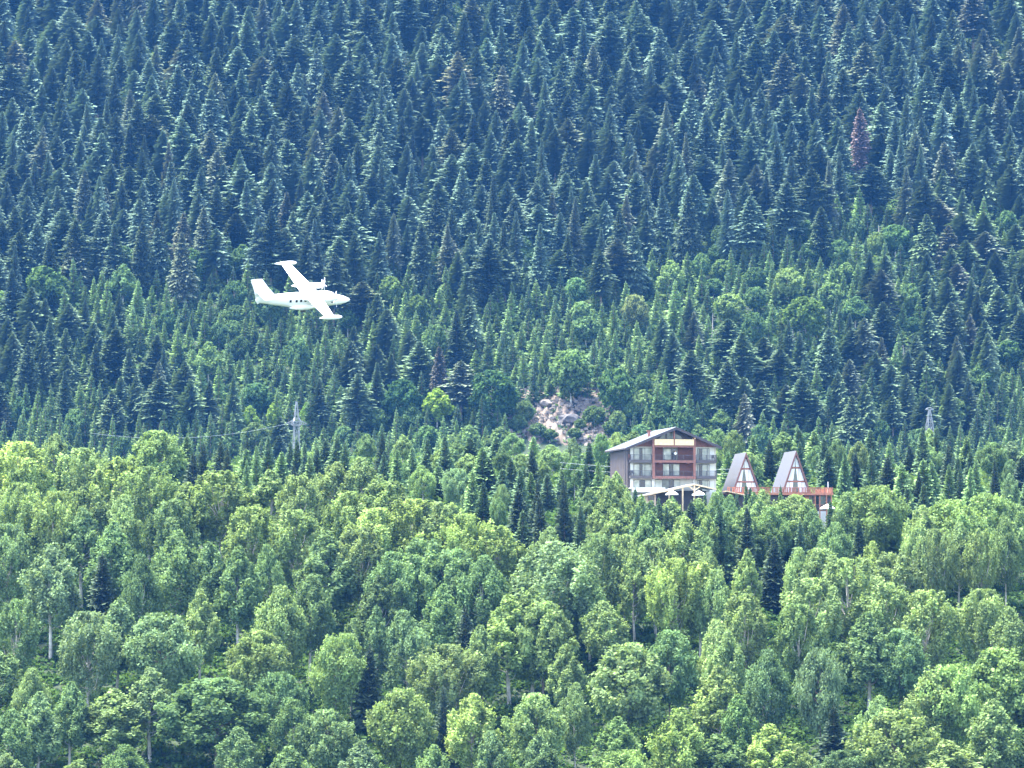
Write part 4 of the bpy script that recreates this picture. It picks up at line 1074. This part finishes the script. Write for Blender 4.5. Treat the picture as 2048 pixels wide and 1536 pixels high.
for s in (-1, 1):
    for x_ in (6.3, 6.95, 7.6, 8.25, 9.1, 5.55):
        y_ = s * (fus_at(x_, .55)); o = MB().box(-x_ - .15, -x_ + .15, y_ - .04, y_ + .025 * 1, .40, .74).build('window', DG, fus)
    # cockpit side panes and windscreen
    MB().poly([(-2.42, s * .74, .50), (-3.0, s * .86, .52), (-3.0, s * .76, 1.0), (-2.62, s * .66, .90)], (0, s * .10, 0)).build('cockpit_window', DG, fus)
    MB().poly([(-3.08, s * .87, .54), (-3.55, s * .92, .56), (-3.55, s * .80, 1.02), (-3.08, s * .78, 1.02)], (0, s * .09, 0)).build('cockpit_window', DG, fus)
    MB().poly([(-2.34, s * .06, .86), (-2.38, s * .62, .60), (-2.62, s * .60, .98), (-2.56, s * .06, 1.10)], (.06, 0, .05)).build('windscreen', DG, fus)

# ------------------------------------------------------------------ scree bank at the foot of the mountain
def scree_bank():
    nxx, nyy = 90, 70; V_ = []; x0, x1 = 1004, 1238
    M['scree'] = mat('pinkish_scree', (.085, .062, .048), .95, .4, .35, col2=(.19, .155, .125), bump=.6)
    yb0, yb1 = 1116, 1151
    for j in range(nyy):
        for i_ in range(nxx):
            y = yb0 + (yb1 - yb0) * j / (nyy - 1); px = x0 + (x1 - x0) * i_ / (nxx - 1); x = (px - 1024) / F * y
            e = min(i_, nxx - 1 - i_) / 16; e2 = min(j, nyy - 1 - j) / 10; h_ = min(1, e, e2)
            V_.append((x, y, float(zg(x, y)) - .5 + h_ * (1.2 + .7 * math.sin(x * .9 + y * .31) + .5 * math.sin(x * 2.3 - y * .7) + rng.normal(0, .22))))
    i2 = np.arange(nyy - 1)[:, None] * nxx + np.arange(nxx - 1)[None, :]
    Q_ = np.stack([i2, i2 + 1, i2 + nxx + 1, i2 + nxx], -1).reshape(-1, 4)
    tag(link('scree_slope', np_mesh('scree_slope', V_, Q_, [M['scree']])), kind='structure')
scree_bank()
M['stone'] = mat('pale_stone', (.19, .165, .145), .9, .25, .8); M['stone_dark'] = mat('dark_stone', (.07, .066, .07), .9, .3, .8)
def stone_verts(r__, cx, cy, cz, sx_, sy_, sz_):
    base = [(1, 1, 1), (1, 1, -1), (1, -1, 1), (1, -1, -1), (-1, 1, 1), (-1, 1, -1), (-1, -1, 1), (-1, -1, -1)]
    return [(cx + a * sx_ * r__.uniform(.5, 1), cy + b_ * sy_ * r__.uniform(.5, 1), cz + c * sz_ * r__.uniform(.5, 1)) for a, b_, c in base]
SF = [(0, 2, 3, 1), (4, 5, 7, 6), (0, 1, 5, 4), (2, 6, 7, 3), (0, 4, 6, 2), (1, 3, 7, 5)]
rb = MB()
for k in range(900):
    y = rng.uniform(1118, 1150); px = rng.uniform(1012, 1230); x = (px - 1024) / F * y; s_ = rng.uniform(.15, .6) ** 1.2
    rb.add(stone_verts(rng, x, y, float(zg(x, y)) + rng.uniform(.6, 1.8), s_ * 1.3, s_, s_ * .8), SF)
tag(rb.build('rubble', M['stone']), 'pale broken stones scattered over the pinkish scree', 'rubble', kind='stuff')
for (px, row, w_, h_, m_, lb) in ((1140, 838, 3.4, 1.7, 'stone_dark', 'large dark boulder in the middle of the scree'), (1090, 806, 2.0, 1.3, 'stone', 'pale square boulder near the top of the scree'),
                                  (1040, 856, 1.0, .9, 'stone', 'small white boulder at the foot of the bushes left of the scree'), (1137, 812, .9, .7, 'stone', 'small pale boulder under the round tree')):
    s = stand(px, row, 1.2, True)
    if s is None: continue
    bb = bmesh.new(); bmesh.ops.create_icosphere(bb, subdivisions=2, radius=1)
    for v_ in bb.verts: v_.co *= 1 + rng.normal(0, .12)
    for v_ in bb.verts: v_.co.x *= w_; v_.co.y *= w_ * .7; v_.co.z *= h_
    me = bpy.data.meshes.new('boulder'); bb.to_mesh(me); bb.free(); me.materials.append(M[m_])
    tag(link('boulder', me, loc=(s[0], s[1] - 1.5, s[2] + 1.0)), lb, 'boulder')

# HAZE
hb = MB().box(-520, 520, -80, 2140, -115, 700)
hm = bpy.data.materials.new('haze'); hm.use_nodes = True; hn = hm.node_tree
for n in list(hn.nodes):
    if n.type != 'OUTPUT_MATERIAL': hn.nodes.remove(n)
pv = hn.nodes.new('ShaderNodeVolumePrincipled'); pv.inputs['Color'].default_value = (.09, .36, .98, 1); pv.inputs['Density'].default_value = .00004
pv.inputs['Anisotropy'].default_value = .2
hn.links.new(pv.outputs[0], [n for n in hn.nodes if n.type == 'OUTPUT_MATERIAL'][0].inputs['Volume'])
tag(hb.build('haze', hm), kind='stuff')
